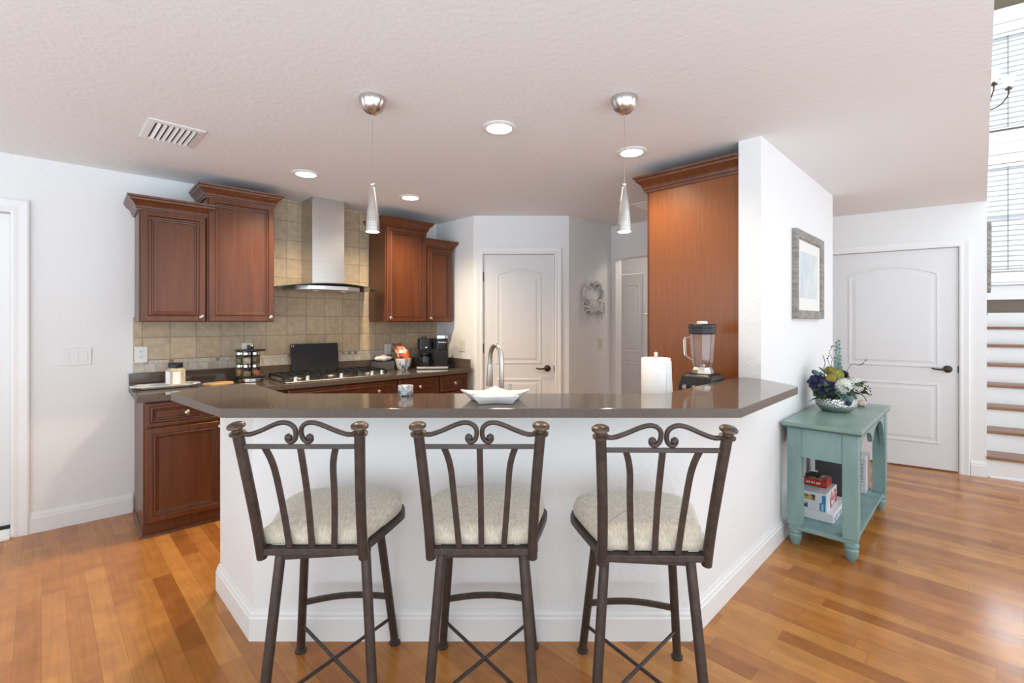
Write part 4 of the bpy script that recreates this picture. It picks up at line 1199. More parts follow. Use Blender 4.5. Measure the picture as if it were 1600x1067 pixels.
# ------------------------------------------------------------------ switches and outlets
def plate(name, label, cat, loc, ang, w, h, kind, mat=None, y0=0.0, n=1, group='outlet and switch plates'):
    t = thing(name, label, cat, loc, ang, group)
    mat = mat or m_plate
    MB().box(-w / 2, w / 2, -0.006 - y0, -0.0006 - y0, -h / 2, h / 2).build('cover_plate', mat, t, bevel=0.002)
    if kind == 'outlet':
        for s in (-1, 1):
            r = MB().box(-0.016, 0.016, -0.0085 - y0, -0.0062 - y0, s * 0.02 - 0.014, s * 0.02 + 0.014).build('receptacle', mat, t, bevel=0.003)
            MB().box(-0.007, -0.004, -0.0091 - y0, -0.0086 - y0, s * 0.02 - 0.003, s * 0.02 + 0.007).box(0.004, 0.007, -0.0091 - y0, -0.0086 - y0, s * 0.02 - 0.003, s * 0.02 + 0.007).build('slots', m_ink, r)
    else:
        for i in range(n):
            x = (i - (n - 1) / 2) * 0.046
            MB().box(x - 0.0165, x + 0.0165, -0.0085 - y0, -0.0062 - y0, -0.033, 0.033).build('rocker', mat, t, bevel=0.0015)
    return t
def kloc(s, z): q = KP(s, 0); return (q.x, q.y, z)
plate('light_switch', 'triple white rocker switch plate on the bare white wall at left', 'switch', kloc(-0.305, 1.131), AK, 0.165, 0.115, 'rocker', n=3)
plate('wall_outlet', 'white outlet at the left end of the tile, above the jar', 'outlet', kloc(0.045, 1.128), AK, 0.075, 0.115, 'outlet', y0=0.009)
plate('wall_outlet', 'white outlet behind the spice carousel', 'outlet', kloc(0.731, 1.135), AK, 0.075, 0.115, 'outlet', y0=0.009)
plate('wall_outlet', 'white outlet behind the orange snack bag', 'outlet', kloc(2.002, 1.085), AK, 0.075, 0.115, 'outlet', y0=0.009)
d1 = (P1 - CK); q = CK + d1 * 0.72
plate('light_switch', 'ivory switch plate on the white return wall right of the coffee maker', 'switch', (q.x, q.y, 1.118), math.atan2(d1.y, d1.x), 0.085, 0.115, 'rocker', m_ivory, n=1)
q = P2 + d * crab_s(938)
plate('light_switch', 'ivory switch plate below the metal crab', 'switch', (q.x, q.y, 1.128), an, 0.075, 0.125, 'outlet', m_ivory)

# ------------------------------------------------------------------ things on the cooktop wall worktop
CZ = CT + 0.0006
def kp(s, d, z=CZ): q = KP(s, d); return (q.x, q.y, z)
t = thing('serving_tray', 'white rectangular serving tray with handles under the jar', 'tray', kp(0.17, 0.215), AK)
def rrect(hx, hy, r, z, n=5):
    out = []
    for cx, cy, a0 in ((hx - r, hy - r, 0), (-hx + r, hy - r, PI / 2), (-hx + r, -hy + r, PI), (hx - r, -hy + r, 1.5 * PI)):
        for i in range(n + 1):
            a = a0 + PI / 2 * i / n
            out.append(Vector((cx + r * math.cos(a), cy + r * math.sin(a), z)))
    return out
MB().rings([rrect(0.13, 0.075, 0.02, 0), rrect(0.15, 0.090, 0.02, 0.006), rrect(0.175, 0.105, 0.025, 0.020), rrect(0.172, 0.102, 0.025, 0.022), rrect(0.145, 0.085, 0.02, 0.010)]).build('tray_body', m_white_cer, t, smooth=False, auto=40)
for sx in (-1, 1):
    MB().rings([rrect(0.022, 0.05, 0.02, 0.014), rrect(0.026, 0.055, 0.02, 0.020), rrect(0.022, 0.050, 0.018, 0.023)]).build('tray_handle', m_white_cer, t).location = (sx * 0.178, 0, 0)
m_sand = M('speckled_beige_filling', (0.45, 0.36, 0.22), 0.7, c2=(0.62, 0.56, 0.45), scale=(60, 60, 12))
t = thing('storage_jar', 'square glass jar with black lid on the white tray', 'jar', kp(0.225, 0.215, CZ + 0.0105), AK + 0.25)
MB().rings([rrect(0.046, 0.046, 0.010, 0), rrect(0.048, 0.048, 0.012, 0.004), rrect(0.048, 0.048, 0.012, 0.108), rrect(0.036, 0.036, 0.020, 0.122), rrect(0.036, 0.036, 0.020, 0.126)]).build('filled_jar', m_sand, t, auto=40)
MB().box(-0.049, -0.0482, -0.036, 0.036, 0.012, 0.100).box(-0.036, 0.010, -0.0490, -0.0482, 0.012, 0.100).build('paper_label', m_paper, t)
MB().lathe([(0, 0.1264), (0.044, 0.1264), (0.045, 0.130), (0.045, 0.158), (0.042, 0.161), (0, 0.161)], 24).build('lid', m_black, t, auto=50)
t = thing('cutting_board', 'small maple cutting board lying flat left of the spice carousel', 'cutting board', kp(0.470, 0.330), AK + 0.45)
MB().rings([rrect(0.085, 0.055, 0.025, 0), rrect(0.09, 0.06, 0.025, 0.004), rrect(0.09, 0.06, 0.025, 0.016), rrect(0.085, 0.055, 0.025, 0.020)]).build('board', m_boardwood, t, auto=40)

# spice carousel with its jars
sp_c = KP(0.705, 0.235)
t = thing('spice_carousel', 'chrome and black revolving spice rack left of the black board', 'spice rack', (sp_c.x, sp_c.y, CZ))
MB().lathe([(0, 0), (0.082, 0), (0.088, 0.004), (0.088, 0.028), (0.080, 0.034), (0, 0.034)], 32).build('base', m_chrome, t, auto=40)
MB().lathe([(0, 0.0345), (0.106, 0.0345), (0.108, 0.040), (0.106, 0.046), (0, 0.046)], 32).build('lower_disc', m_black, t, auto=40)
MB().lathe([(0, 0.0465), (0.030, 0.0465), (0.030, 0.2365), (0, 0.2365)], 16).build('column', m_black, t, auto=40)
MB().lathe([(0, 0.237), (0.104, 0.237), (0.106, 0.241), (0.104, 0.250), (0.03, 0.252), (0.022, 0.256), (0.022, 0.268), (0, 0.270)], 32).build('upper_disc', m_black, t, auto=40)
MB().lathe([(0, 0.2705), (0.024, 0.2705), (0.028, 0.276), (0.024, 0.284), (0, 0.286)], 16).build('top_knob', m_chrome, t, auto=50)
spices = [M('spice_%d_tone' % i, c, 0.7) for i, c in enumerate([(0.30, 0.26, 0.12), (0.42, 0.22, 0.06), (0.14, 0.10, 0.05), (0.55, 0.50, 0.40), (0.22, 0.24, 0.10), (0.35, 0.10, 0.05)])]
for i in range(16):
    tier, k = divmod(i, 8)
    a = 2 * PI * (k + 0.25) / 8
    z0 = CZ + 0.0468 + tier * 0.0955
    front = math.sin(a) < 0.1
    if not front: continue
    lab = 'spice jar on the %s ring of the carousel' % ('upper' if tier else 'lower')
    j = thing('spice_jar', lab, 'jar', (sp_c.x + 0.079 * math.cos(a), sp_c.y + 0.079 * math.sin(a), z0), a, 'spice jars on the %s ring' % ('upper' if tier else 'lower'))
    MB().lathe([(0, 0), (0.026, 0), (0.028, 0.003), (0.028, 0.064), (0.022, 0.069), (0, 0.069)], 16).build('glass_body', m_glass, j, auto=50)
    MB().lathe([(0, 0.002), (0.0255, 0.002), (0.0255, 0.035 + 0.018 * ((k * 7 + tier) % 3) / 2), (0, 0.036 + 0.018 * ((k * 7 + tier) % 3) / 2)], 14).build('spice', spices[(k * 5 + tier * 3) % 6], j)
    MB().lathe([(0, 0.0695), (0.0265, 0.0695), (0.0265, 0.088), (0.024, 0.090), (0, 0.090)], 16).build('lid', m_chrome, j, auto=50)

# black cutting board leaning on the upstand
t = thing('black_cutting_board', 'black rectangular cutting board leaning upright behind the cooktop', 'cutting board', kp(1.2695, 0.080), AK)
o = MB().rings([[Vector((v.x, y, v.y + 0.137)) for v in rrect(0.2075, 0.137, 0.012, 0)] for y in (0.0, 0.010)]).build('board', m_blackmat, t, bevel=0.0015)
o.rotation_euler = (-0.13, 0, 0)
h_ = MB().tube([(-0.190 + 0.010 * math.cos(a), -0.0012, 0.256 + 0.010 * math.sin(a)) for a in [2 * PI * i / 12 for i in range(12)]], 0.0025, 6, closed=True).build('hanging_ring', m_nickel, t)
h_.rotation_euler = (-0.13, 0, 0)

# container with a white bag
m_clearpl = M('smoky_clear_plastic', (0.45, 0.43, 0.44), 0.12, trans=0.8, ior=1.3)
m_bag = M('crinkled_white_bag', (0.78, 0.76, 0.74), 0.35, bump=0.6, bscale=35)
t = thing('food_container', 'smoky clear food container right of the cooktop, white bag on it', 'container', kp(1.868, 0.170), AK + 0.2)
MB().rings([rrect(0.085, 0.06, 0.012, 0), rrect(0.09, 0.065, 0.012, 0.003), rrect(0.092, 0.067, 0.012, 0.085), rrect(0.088, 0.063, 0.012, 0.085), rrect(0.085, 0.06, 0.012, 0.005)]).build('tub', m_clearpl, t)
MB().rings([rrect(0.080, 0.055, 0.012, 0.006), rrect(0.080, 0.055, 0.012, 0.06)]).build('contents', m_dkgrey, t)
t = thing('bread_bag', 'crinkled white bag lying on top of the clear food container', 'bag', kp(1.865, 0.175, CZ + 0.0858), AK + 0.1)
loops = []
for i in range(13):
    u = i / 12
    rx = 0.034 * math.sin(PI * min(0.98, 0.10 + 0.86 * u)) * (1.0 + 0.15 * math.sin(u * 17))
    loops.append([Vector((-0.085 + 0.19 * u, 1.25 * rx * math.cos(2 * PI * j / 14) * (1 + 0.10 * math.sin(j * 2.1 + i)), max(0.0, 0.030 + rx * 0.9 * math.sin(2 * PI * j / 14)))) for j in range(14)])
MB().rings(loops).build('bag_body', m_bag, t, smooth=True)
MB().tube([(0.085, -0.02, 0.052), (0.055, -0.025, 0.058), (0.03, -0.02, 0.062)], 0.006, 8).build('bag_clip', m_black, t, auto=60)

# blue and white pot with a snack bag
m_delft = patch_material('blue_white_glaze', [(0.74, 0.75, 0.76), (0.10, 0.17, 0.32), (0.72, 0.73, 0.75), (0.30, 0.38, 0.5), (0.75, 0.75, 0.76)], 45, 0.15, (1, 1, 0.35))
t = thing('ceramic_pot', 'blue and white patterned ceramic pot left of the coffee maker', 'pot', kp(2.055, 0.225))
MB().lathe([(0, 0), (0.052, 0), (0.056, 0.004), (0.070, 0.04), (0.080, 0.085), (0.083, 0.105), (0.078, 0.108), (0.073, 0.09), (0.05, 0.012), (0, 0.010)], 10).build('pot_body', m_delft, t, auto=40)
m_orange = patch_material('orange_bag_print', [(0.60, 0.10, 0.015), (0.62, 0.13, 0.02), (0.58, 0.09, 0.015), (0.72, 0.62, 0.5), (0.16, 0.04, 0.02), (0.6, 0.12, 0.02)], 26, 0.25)
pc = KP(2.055, 0.225)
t = thing('snack_bag', 'open orange snack bag stuffed in the blue and white pot', 'bag', (pc.x, pc.y, CZ + 0.0115))
loops = []
for i in range(12):
    u = i / 11
    wx = 0.045 + 0.022 * math.sin(PI * u) if u < 0.85 else 0.05 - 0.03 * (u - 0.85) / 0.15
    wy = (0.030 + 0.012 * math.sin(PI * u)) * (1 if u < 0.8 else 1 - (u - 0.8) * 3.6)
    cx = 0.012 - 0.085 * max(0, u - 0.35); cz = 0.003 + 0.235 * u
    loops.append([Vector((cx + wx * math.cos(2 * PI * j / 16) * (1 + 0.07 * math.sin(3 * j + i)), wy * math.sin(2 * PI * j / 16) * (1 + 0.1 * math.sin(2 * j + i * 1.3)), cz + 0.008 * math.sin(j * 1.9) * u)) for j in range(16)])
MB().rings(loops).build('bag_body', m_orange, t, smooth=True)
MB().tube([(-0.045, -0.01, 0.225), (-0.10, -0.005, 0.232)], 0.008, 8, flat=(0.012, 0.005), up=(0, 0, 1)).build('bag_clip', m_black, t)
MB().box(-0.030, 0.012, -0.047, -0.043, 0.150, 0.185).build('white_patch', m_white_cer, t)

# coffee maker
cm = KP(2.330, 0.335)
t = thing('coffee_maker', 'black dual coffee maker with glass carafe in the far worktop corner', 'coffee maker', (cm.x, cm.y, CZ), 0.10)
b = MB().box(-0.155, 0.155, -0.12, 0.10, 0.0, 0.028).build('base_tray', m_steel, t, bevel=0.008)
MB().box(-0.150, 0.150, 0.0, 0.10, 0.0285, 0.30).box(0.020, 0.150, -0.105, 0.0, 0.0285, 0.195).build('body', m_black, t, bevel=0.006)
MB().rings([[Vector((v.x - 0.075, v.y - 0.035, z)) for v in rrect(0.075, 0.075, 0.05, 0)] for z in (0.195, 0.20, 0.292, 0.298)]).build('brew_head', m_black, t, auto=40)
MB().rings([[Vector((v.x + 0.085, v.y - 0.035, z)) for v in rrect(0.065, 0.075, 0.04, 0)] for z in (0.1955, 0.20, 0.298, 0.302)]).build('pod_head', m_black, t, auto=40)
MB().rings([[Vector((v.x + 0.085, v.y - 0.035, z)) for v in rrect(0.060, 0.070, 0.04, 0)] for z in (0.3025, 0.308, 0.325, 0.330)]).build('pod_lid', m_chrome, t, auto=40)
MB().lathe([(0, 0.2985), (0.028, 0.2985), (0.026, 0.312), (0.014, 0.325), (0, 0.327)], 18, (-0.085, -0.04, 0)).build('dial', m_black, t, auto=50)
MB().box(0.055, 0.135, -0.1125, -0.1105, 0.262, 0.268).build('chrome_strip', m_chrome, t)
MB().lathe([(0, 0.029), (0.055, 0.029), (0.066, 0.04), (0.068, 0.075), (0.060, 0.120), (0.050, 0.140), (0.046, 0.140), (0.056, 0.118), (0.063, 0.075), (0.05, 0.034), (0, 0.034)], 24, (-0.070, -0.050, 0)).build('carafe', m_glass, t, smooth=True)
MB().lathe([(0, 0.1405), (0.052, 0.1405), (0.052, 0.158), (0, 0.162)], 20, (-0.070, -0.050, 0)).build('carafe_lid', m_black, t, auto=50)
MB().tube([(-0.125, -0.075, 0.145), (-0.158, -0.095, 0.140), (-0.160, -0.096, 0.07), (-0.135, -0.083, 0.055)], 0.008, 8, flat=(0.010, 0.006), up=(0, 1, 0)).build('carafe_handle', m_black, t)
R_ = Matrix.Rotation(PI / 2, 4, 'X')
MB().lathe([(0, 0), (0.012, 0), (0.010, 0.006), (0, 0.007)], 12, (-0.06, -0.110, 0.212), 0, R_).build('brew_button', m_chrome, t)

# ------------------------------------------------------------------ things on the bar top
BZ = 1.0406
# star shaped dish
t = thing('star_dish', 'white star shaped ceramic dish on the bar top before the faucet', 'dish', (-0.068, 1.935, BZ), 0.0)
def star(ro, ri, z, ph=PI / 2 + 0.05, n=5, sub=5):
    ctrl = []
    for k in range(2 * n):
        a = ph + PI * k / n
        r = ro if k % 2 == 0 else ri
        ctrl.append(Vector((r * math.cos(a), r * math.sin(a), 0)))
    out = []
    for k in range(2 * n):
        p, q = ctrl[k], ctrl[(k + 1) % (2 * n)]
        for i in range(sub):
            u = i / sub
            v = p.lerp(q, u)
            tipk = (1 - u) if k % 2 == 0 else u
            out.append(Vector((v.x, v.y, z + (0.008 * tipk ** 2 if z > 0.012 else 0))))
    return out
MB().rings([star(0.105, 0.066, 0.0), star(0.110, 0.070, 0.003), star(0.143, 0.086, 0.022), star(0.154, 0.092, 0.031), star(0.150, 0.088, 0.034), star(0.125, 0.074, 0.024), star(0.09, 0.056, 0.0101)]).build('dish_body', m_white_cer, t, auto=60)
# small printed tin
m_tinprint = patch_material('winter_scene_print', [(0.62, 0.68, 0.72), (0.20, 0.22, 0.26), (0.70, 0.72, 0.74), (0.10, 0.20, 0.20), (0.45, 0.55, 0.60), (0.5, 0.36, 0.32)], 70, 0.25)
t = thing('trinket_tin', 'tiny round tin with a winter print near the back edge of the bar', 'tin', (-0.472, 2.085, BZ))
MB().lathe([(0, 0), (0.031, 0), (0.033, 0.002), (0.033, 0.034), (0, 0.034)], 28).build('tin_body', m_tinprint, t, auto=50)
MB().lathe([(0, 0.0343), (0.0338, 0.0343), (0.0338, 0.042), (0.030, 0.0445), (0, 0.0455)], 28).build('tin_lid', m_tinprint, t, auto=50)

# ------------------------------------------------------------------ ceiling fittings
def rz_pt(px, py): 
    Y = (CEIL - CAMH) * 735 / (503 - py)
    return ((px - 800) / 735 * Y, Y)
def spot(name, loc, power, color, size=2.4, blend=0.6, rad=0.06, parent=None):
    l = bpy.data.lights.new(name, 'SPOT'); l.energy = power; l.color = color
    l.spot_size = size; l.spot_blend = blend; l.shadow_soft_size = rad
    o = bpy.data.objects.new(name, l); col.objects.link(o); o.location = loc
    if parent: o.parent = parent
    return o
cans = [(780, 199, 'recessed ceiling light nearest the camera, between the two pendants'), (987, 237, 'recessed ceiling light near the tall cherry panel, behind the right pendant'),
        (478, 271, 'recessed ceiling light left of the hood, above the left wall cabinets'), (641, 308, 'farthest recessed ceiling light, above the wall cabinet right of the hood')]
for px, py, lab in cans:
    x, y = rz_pt(px, py)
    t = thing('recessed_light', lab, 'ceiling light', (x, y, CEIL), 0, 'recessed ceiling lights')
    MB().lathe([(0.066, -0.0012), (0.094, -0.0012), (0.094, -0.005), (0.088, -0.009), (0.068, -0.010), (0.066, -0.0012)], 36).build('trim_ring', m_trim, t, auto=50)
    MB().lathe([(0, -0.0065), (0.0655, -0.0065), (0.0655, -0.003), (0, -0.003)], 32).build('lens', m_canglow, t)
    spot('downlight', (0, 0, -0.03), CAN_BACK_W if py > 250 else CAN_W, (1.0, 0.82, 0.58), 2.5, 0.7, 0.06, t)
def fluted(prof, seg=36):
    mb = MB(); loops = []
    for r, z in prof:
        loops.append([Vector((r * (1 - 0.05 * (k % 3 == 0)) * math.cos(2 * PI * k / seg), r * (1 - 0.05 * (k % 3 == 0)) * math.sin(2 * PI * k / seg), z)) for k in range(seg)])
    return mb.rings(loops)
for px, lab in ((582, 'left pendant with fluted steel canopy and slim pierced metal shade'), (975.5, 'right pendant with fluted steel canopy, hanging before the tall cherry panel')):
    x, y = rz_pt(px, 153)
    t = thing('pendant_light', lab, 'pendant light', (x, y, CEIL), 0, 'pendants over the bar')
    fluted([(0.062, -0.0008), (0.063, -0.006), (0.060, -0.025), (0.050, -0.050), (0.034, -0.068), (0.014, -0.079), (0.006, -0.081)]).build('canopy', m_steel, t, auto=20)
    MB().lathe([(0, -0.115), (0.0035, -0.115), (0.0045, -0.0815), (0, -0.0815)], 10).build('cord_grip', m_chrome, t)
    MB().tube([(0, 0, -0.1155), (0.0015, 0, -0.25), (0, 0, -0.398)], 0.0014, 6).build('cord', m_nickel, t)
    zt = -0.3985
    MB().lathe([(0, zt), (0.004, zt), (0.009, zt - 0.008), (0.010, zt - 0.014), (0.006, zt - 0.020), (0.010, zt - 0.024), (0.010, zt - 0.030), (0, zt - 0.030)], 14).build('cap', m_chrome, t, auto=60)
    z1 = zt - 0.0305; L = 0.208
    prof = [(0.0105, 0), (0.0145, -0.02), (0.021, -0.06), (0.027, -0.11), (0.031, -0.16), (0.0325, -L)]
    seg = 48
    mb = MB()
    fine = []
    for i in range(53):
        zz = -L * i / 52
        for a, b in zip(prof, prof[1:]):
            if b[1] <= zz <= a[1] + 1e-9:
                k = (a[1] - zz) / (a[1] - b[1]); fine.append((a[0] + (b[0] - a[0]) * k, zz)); break
    vs = []; fs = []
    for r, zz in fine:
        for k in range(seg): vs.append((r * math.cos(2 * PI * k / seg), r * math.sin(2 * PI * k / seg), z1 + zz))
    for i in range(len(fine) - 1):
        for k in range(seg):
            if 32 <= i <= 47 and i % 3 == 0 and k % 3 == 0: continue     # pierced rows
            k2 = (k + 1) % seg
            fs.append((i * seg + k, i * seg + k2, (i + 1) * seg + k2, (i + 1) * seg + k))
    mb.add(vs, fs)
    o = mb.build('shade', m_steel, t, smooth=True)
    MB().lathe([(0, z1 - L + 0.002), (0.028, z1 - L + 0.002), (0.026, z1 - L + 0.010), (0.012, z1 - L + 0.014), (0, z1 - L + 0.014)], 18).build('bulb', m_bulbglow, t, auto=60)
    spot('pendant_lamp', (0, 0, z1 - L - 0.006), PENDANT_W, (1.0, 0.80, 0.56), 2.0, 0.8, 0.02, t)

m_ventshade = M('vent_duct_shade', (0.16, 0.155, 0.15), 0.8)
def vent(label, c, ang, lx, ly, n):
    t = thing('ceiling_vent', label, 'vent', (c[0], c[1], CEIL), ang, 'ceiling air vents')
    prof = [(0, -0.0008), (0, -0.006), (-0.030, -0.010), (-0.033, -0.004), (-0.033, -0.0008)]
    MB().sweep([(-lx, -ly), (lx, -ly), (lx, ly), (-lx, ly)], prof, lambda x, y, h: (x, y, h), side=-1, closed=True).build('frame', m_trim, t)
    MB().box(-lx + 0.03, lx - 0.03, -ly + 0.03, ly - 0.03, -0.0022, -0.0008).build('duct_shade', m_ventshade, t)  # flat dark sheet, shade between the slats painted as colour
    for i in range(n):
        x = -lx + 0.036 + (2 * lx - 0.072) * (i + 0.5) / n
        mtx = Matrix.Translation((x, 0, -0.0095)) @ Matrix.Rotation(0.6, 4, 'Y')
        MB().box(-0.0085, 0.0085, -ly + 0.031, ly - 0.031, -0.0007, 0.0007, 0, mtx).build('slat', m_trim, t)
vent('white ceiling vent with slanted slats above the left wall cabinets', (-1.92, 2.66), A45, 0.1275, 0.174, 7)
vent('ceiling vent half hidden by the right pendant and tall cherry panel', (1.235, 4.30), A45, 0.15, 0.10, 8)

# ------------------------------------------------------------------ stairs, landing and stair window
SW = 1.25
p = CW + UW * 0.006 + NW * 0.012
t = thing('staircase', 'white staircase with brown wood treads rising right of the hall door', 'stairs', (p.x, p.y, 0), AW)
RISE = 0.1875; RUN = 0.245
x_off = [0.055 * i for i in range(12)]
for i in range(8):
    y = i * RUN
    xl = -0.006 + 0.188 * y
    zt = RISE * (i + 1) if i < 7 else 1.468
    mb = MB().box(xl, xl + SW, y, y + 0.018, RISE * i, zt - 0.0275)
    mb.build('riser', m_trim, t)
    if i < 7:
        MB().box(xl - 0.002, xl + SW, y - 0.026, y + RUN + 0.017, zt - 0.027, zt).build('tread', m_tread, t, bevel=0.006)
yl_ = 7 * RUN
mb = MB()
for i in range(8):
    y = i * RUN; xl = -0.006 + 0.188 * y + SW
    zt = RISE * (i + 1) if i < 7 else 1.468
    mb.box(xl - 0.004, xl + 0.04, y + 0.0185, y + RUN + (0.0185 if i < 7 else 0.6), 0.0, zt - 0.0285)
mb.build('stringer', m_trim, t)
MB().box(0.01 + 0.188 * yl_, 0.01 + 0.188 * yl_ + SW + 0.3, yl_ - 0.0, yl_ + 1.1, 1.441, 1.468).build('landing', m_trim, t)
MB().sweep([(0.012, -0.002), (0.010 + SW, -0.002)], [(0.0, 0), (0.012, 0), (0.010, 0.012), (0.0, 0.020)], lambda x, y, h: (x, y, h), side=-1).build('shoe_moulding', m_trim, t)

WY = 1.815                                   # window wall distance along the stair run
WO = CW + NW * WY
WX0, WX1 = 0.10, 1.55
mb = MB()
mb.box(-0.6, WX0, 0, 0.15, 0, 5.25).box(WX1, 2.4, 0, 0.15, 0, 5.25)
mb.box(WX0, WX1, 0, 0.15, 0, 1.93).box(WX0, WX1, 0, 0.15, 3.17, 3.56).box(WX0, WX1, 0, 0.15, 4.66, 5.25)
o = struct(mb.build('wall_stair_back', m_taupe)); o.location = (WO.x, WO.y, 0); o.rotation_euler = (0, 0, AW)
def window(name, z0, z1, rail, arch):
    w = sempty(name, (WO.x, WO.y, 0), AW)
    mb = MB()
    fw = 0.05
    mb.box(WX0 - 0.13, WX0, -0.022, -0.001, z0 - 0.02, z1 + 0.10).box(WX1, WX1 + 0.13, -0.022, -0.001, z0 - 0.02, z1 + 0.10)
    mb.box(WX0, WX1, -0.022, -0.001, z1 + 0.0, z1 + 0.10)
    mb.build('window_casing', m_trim, w)
    mb = MB()
    mb.box(WX0, WX0 + fw, 0.05, 0.10, z0, z1).box(WX1 - fw, WX1, 0.05, 0.10, z0, z1).box(WX0 + fw, WX1 - fw, 0.05, 0.10, z0, z0 + fw).box(WX0 + fw, WX1 - fw, 0.05, 0.10, z1 - fw, z1)
    if rail: mb.box(WX0 + fw, WX1 - fw, 0.045, 0.10, rail - 0.03, rail + 0.03)
    mb.build('window_frame', m_trim, w)
    MB().box(WX0 + fw, WX1 - fw, 0.072, 0.078, z0 + fw, z1 - fw).build('glass_pane', m_glass, w)
    return w
window('window_1', 1.93, 3.17, 2.55, False)
window('window_2', 3.56, 4.66, None, True)
tr = MB().box(WX0 - 0.13, WX1 + 0.13, -0.022, -0.001, 1.62, 1.78).box(WX0 - 0.16, WX1 + 0.16, -0.06, 0.04, 1.785, 1.81).box(WX0 - 0.13, WX1 + 0.13, -0.026, -0.001, 1.815, 1.9295)
o = struct(tr.build('trim_1', m_trim)); o.location = (WO.x, WO.y, 0); o.rotation_euler = (0, 0, AW)
tr = MB().box(WX0 - 0.13, WX1 + 0.13, -0.026, -0.001, 3.275, 3.535).box(WX0 - 0.15, WX1 + 0.15, -0.045, -0.0265, 3.40, 3.43)
o = struct(tr.build('trim_2', m_trim)); o.location = (WO.x, WO.y, 0); o.rotation_euler = (0, 0, AW)
# arched white head above the upper window
n = 20; pts = [(WX1 + 0.13, 4.765), (WX1 + 0.13, 4.93), (WX0 - 0.13, 4.93), (WX0 - 0.13, 4.765)]
tr = MB().box(WX0 - 0.13, WX1 + 0.13, -0.03, -0.001, 4.765, 4.93)
o = struct(tr.build('trim_3', m_trim)); o.location = (WO.x, WO.y, 0); o.rotation_euler = (0, 0, AW)
m_slat = M('white_blind_slat', (0.74, 0.77, 0.79), 0.5)
nt = m_slat.node_tree; b_ = nt.nodes['Principled BSDF']
tl = nt.nodes.new('ShaderNodeBsdfTranslucent'); tl.inputs['Color'].default_value = (0.8, 0.82, 0.84, 1)
mxs = nt.nodes.new('ShaderNodeMixShader'); mxs.inputs[0].default_value = 0.15
nt.links.new(b_.outputs[0], mxs.inputs[1]); nt.links.new(tl.outputs[0], mxs.inputs[2])
nt.links.new(mxs.outputs[0], nt.nodes['Material Output'].inputs['Surface'])
def blind(label, z0, z1, tilt):
    t = thing('window_blind', label, 'blind', (WO.x, WO.y, 0), AW, 'white slatted blinds in the stairwell')
    mb = MB(); z = z0 + 0.06
    while z < z1 - 0.04:
        mtx = Matrix.Translation((0, 0.022, z)) @ Matrix.Rotation(tilt, 4, 'X')
        mb.box(WX0 + 0.006, WX1 - 0.006, -0.026, 0.026, -0.002, 0.002, 0, mtx)
        z += 0.058
    mb.build('slats', m_slat, t)
    MB().box(WX0 + 0.004, WX1 - 0.004, 0.0, 0.044, z1 - 0.038, z1 - 0.001).build('head_rail', m_trim, t)
    MB().box(WX0 + 0.006, WX1 - 0.006, 0.008, 0.036, z0 + 0.002, z0 + 0.022).build('bottom_rail', m_trim, t)
    for x in (WX0 + 0.42, WX0 + 0.78, WX0 + 1.15):
        MB().tube([(x, -0.004, z0 + 0.02), (x, -0.004, z1 - 0.038)], 0.004, 6).build('cord', m_ink, t)
blind('lower white slatted blind in the stair window above the landing', 1.94, 3.168, 0.42)
blind('upper white slatted blind in the tall stair window behind the chandelier', 3.565, 4.658, 0.62)
# two pictures on the stair wall
for i, (s0, s1, z0, z1, lab) in enumerate(((0.22, 0.50, 1.84, 2.28, 'lower framed picture seen edge-on at the start of the stair wall'), (0.60, 0.95, 1.66, 2.12, 'farther framed picture seen edge-on up the stair wall'))):
    t = thing('stair_picture', lab, 'picture', (CW.x, CW.y, 0), A45, 'pictures on the stair wall')
    MB().sweep([(s0, z0), (s1, z0), (s1, z1), (s0, z1)], [(0, 0.0), (0, -0.030), (-0.03, -0.034), (-0.035, -0.022), (-0.035, 0.0)], lambda x, y, h: (x, h + 0.0005, y), side=-1, closed=True).build('frame', m_frame, t)
    MB().box(s0 + 0.03, s1 - 0.03, -0.016, -0.004, z0 + 0.03, z1 - 0.03).build('print', m_mat, t)
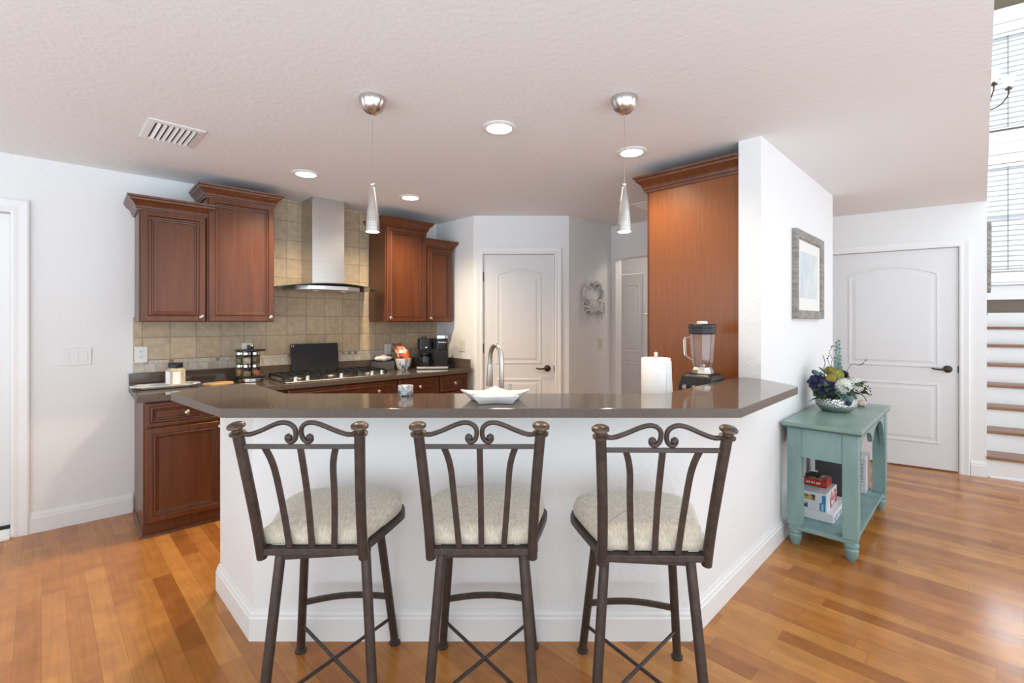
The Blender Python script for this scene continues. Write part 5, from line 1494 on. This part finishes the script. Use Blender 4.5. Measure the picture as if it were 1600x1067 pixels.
# chandelier
cx_, cy_ = 4.49, 4.58
t = thing('chandelier', 'dark scrolled iron chandelier with glowing glass shades before the stair window', 'chandelier', (cx_, cy_, 3.52), 0.35)
MB().lathe([(0, -0.20), (0.012, -0.19), (0.02, -0.15), (0.012, -0.10), (0.03, -0.05), (0.012, 0.02), (0.010, 0.25), (0, 0.25)], 14).build('stem', m_iron, t, auto=50)
MB().tube([(0, 0, 0.25), (0, 0, 1.70)], 0.006, 6).build('chain', m_iron, t)
MB().lathe([(0, 1.725), (0.06, 1.725), (0.055, 1.70), (0, 1.69)], 18).build('ceiling_rose', m_iron, t, auto=50)
for i in range(6):
    a = 2 * PI * i / 6
    def ca(r, z): return (r * math.cos(a), r * math.sin(a), z)
    ar = MB().tube(smooth_path([ca(0.015, -0.05), ca(0.09, -0.12), ca(0.18, -0.10), ca(0.235, -0.02), ca(0.24, 0.03)], 5), 0.006, 8).build('arm', m_iron, t, auto=60)
    MB().lathe([(0, 0.03), (0.022, 0.03), (0.028, 0.04), (0.012, 0.05), (0.012, 0.058), (0, 0.058)], 14, (ca(0.24, 0)[0], ca(0.24, 0)[1], 0)).build('cup', m_iron, ar, auto=50)
    MB().lathe([(0.014, 0.0585), (0.030, 0.075), (0.040, 0.11), (0.050, 0.15), (0.047, 0.15), (0.037, 0.11), (0.014, 0.064)], 18, (ca(0.24, 0)[0], ca(0.24, 0)[1], 0)).build('glass_shade', m_shadeglow, ar, smooth=True)
l = bpy.data.lights.new('chandelier_lamp', 'POINT'); l.energy = CHAND_W; l.color = (1, .85, .6); l.shadow_soft_size = 0.2
o = bpy.data.objects.new('chandelier_lamp', l); col.objects.link(o); o.parent = t; o.location = (0, 0, 0.25)

# unseen ceiling lamp added to brighten the passage behind the kitchen
q = P3 + U45 * 0.65 - V45 * 0.5
t = thing('added_ceiling_lamp', 'added unseen ceiling lamp brightening the passage behind the opening', 'ceiling light', (q.x, q.y, CEIL))
MB().lathe([(0, -0.0008), (0.11, -0.0008), (0.11, -0.03), (0.10, -0.035), (0, -0.035)], 24).build('lamp_body', m_trim, t, auto=50)
MB().lathe([(0, -0.0355), (0.095, -0.0355), (0.08, -0.06), (0, -0.075)], 24).build('glass_bowl', m_shadeglow, t, smooth=True)
l = bpy.data.lights.new('passage_fill', 'POINT'); l.energy = PASSAGE_FILL_W; l.color = (1, .92, .82); l.shadow_soft_size = 0.08
o = bpy.data.objects.new('passage_fill', l); col.objects.link(o); o.parent = t; o.location = (0, 0, -0.16)
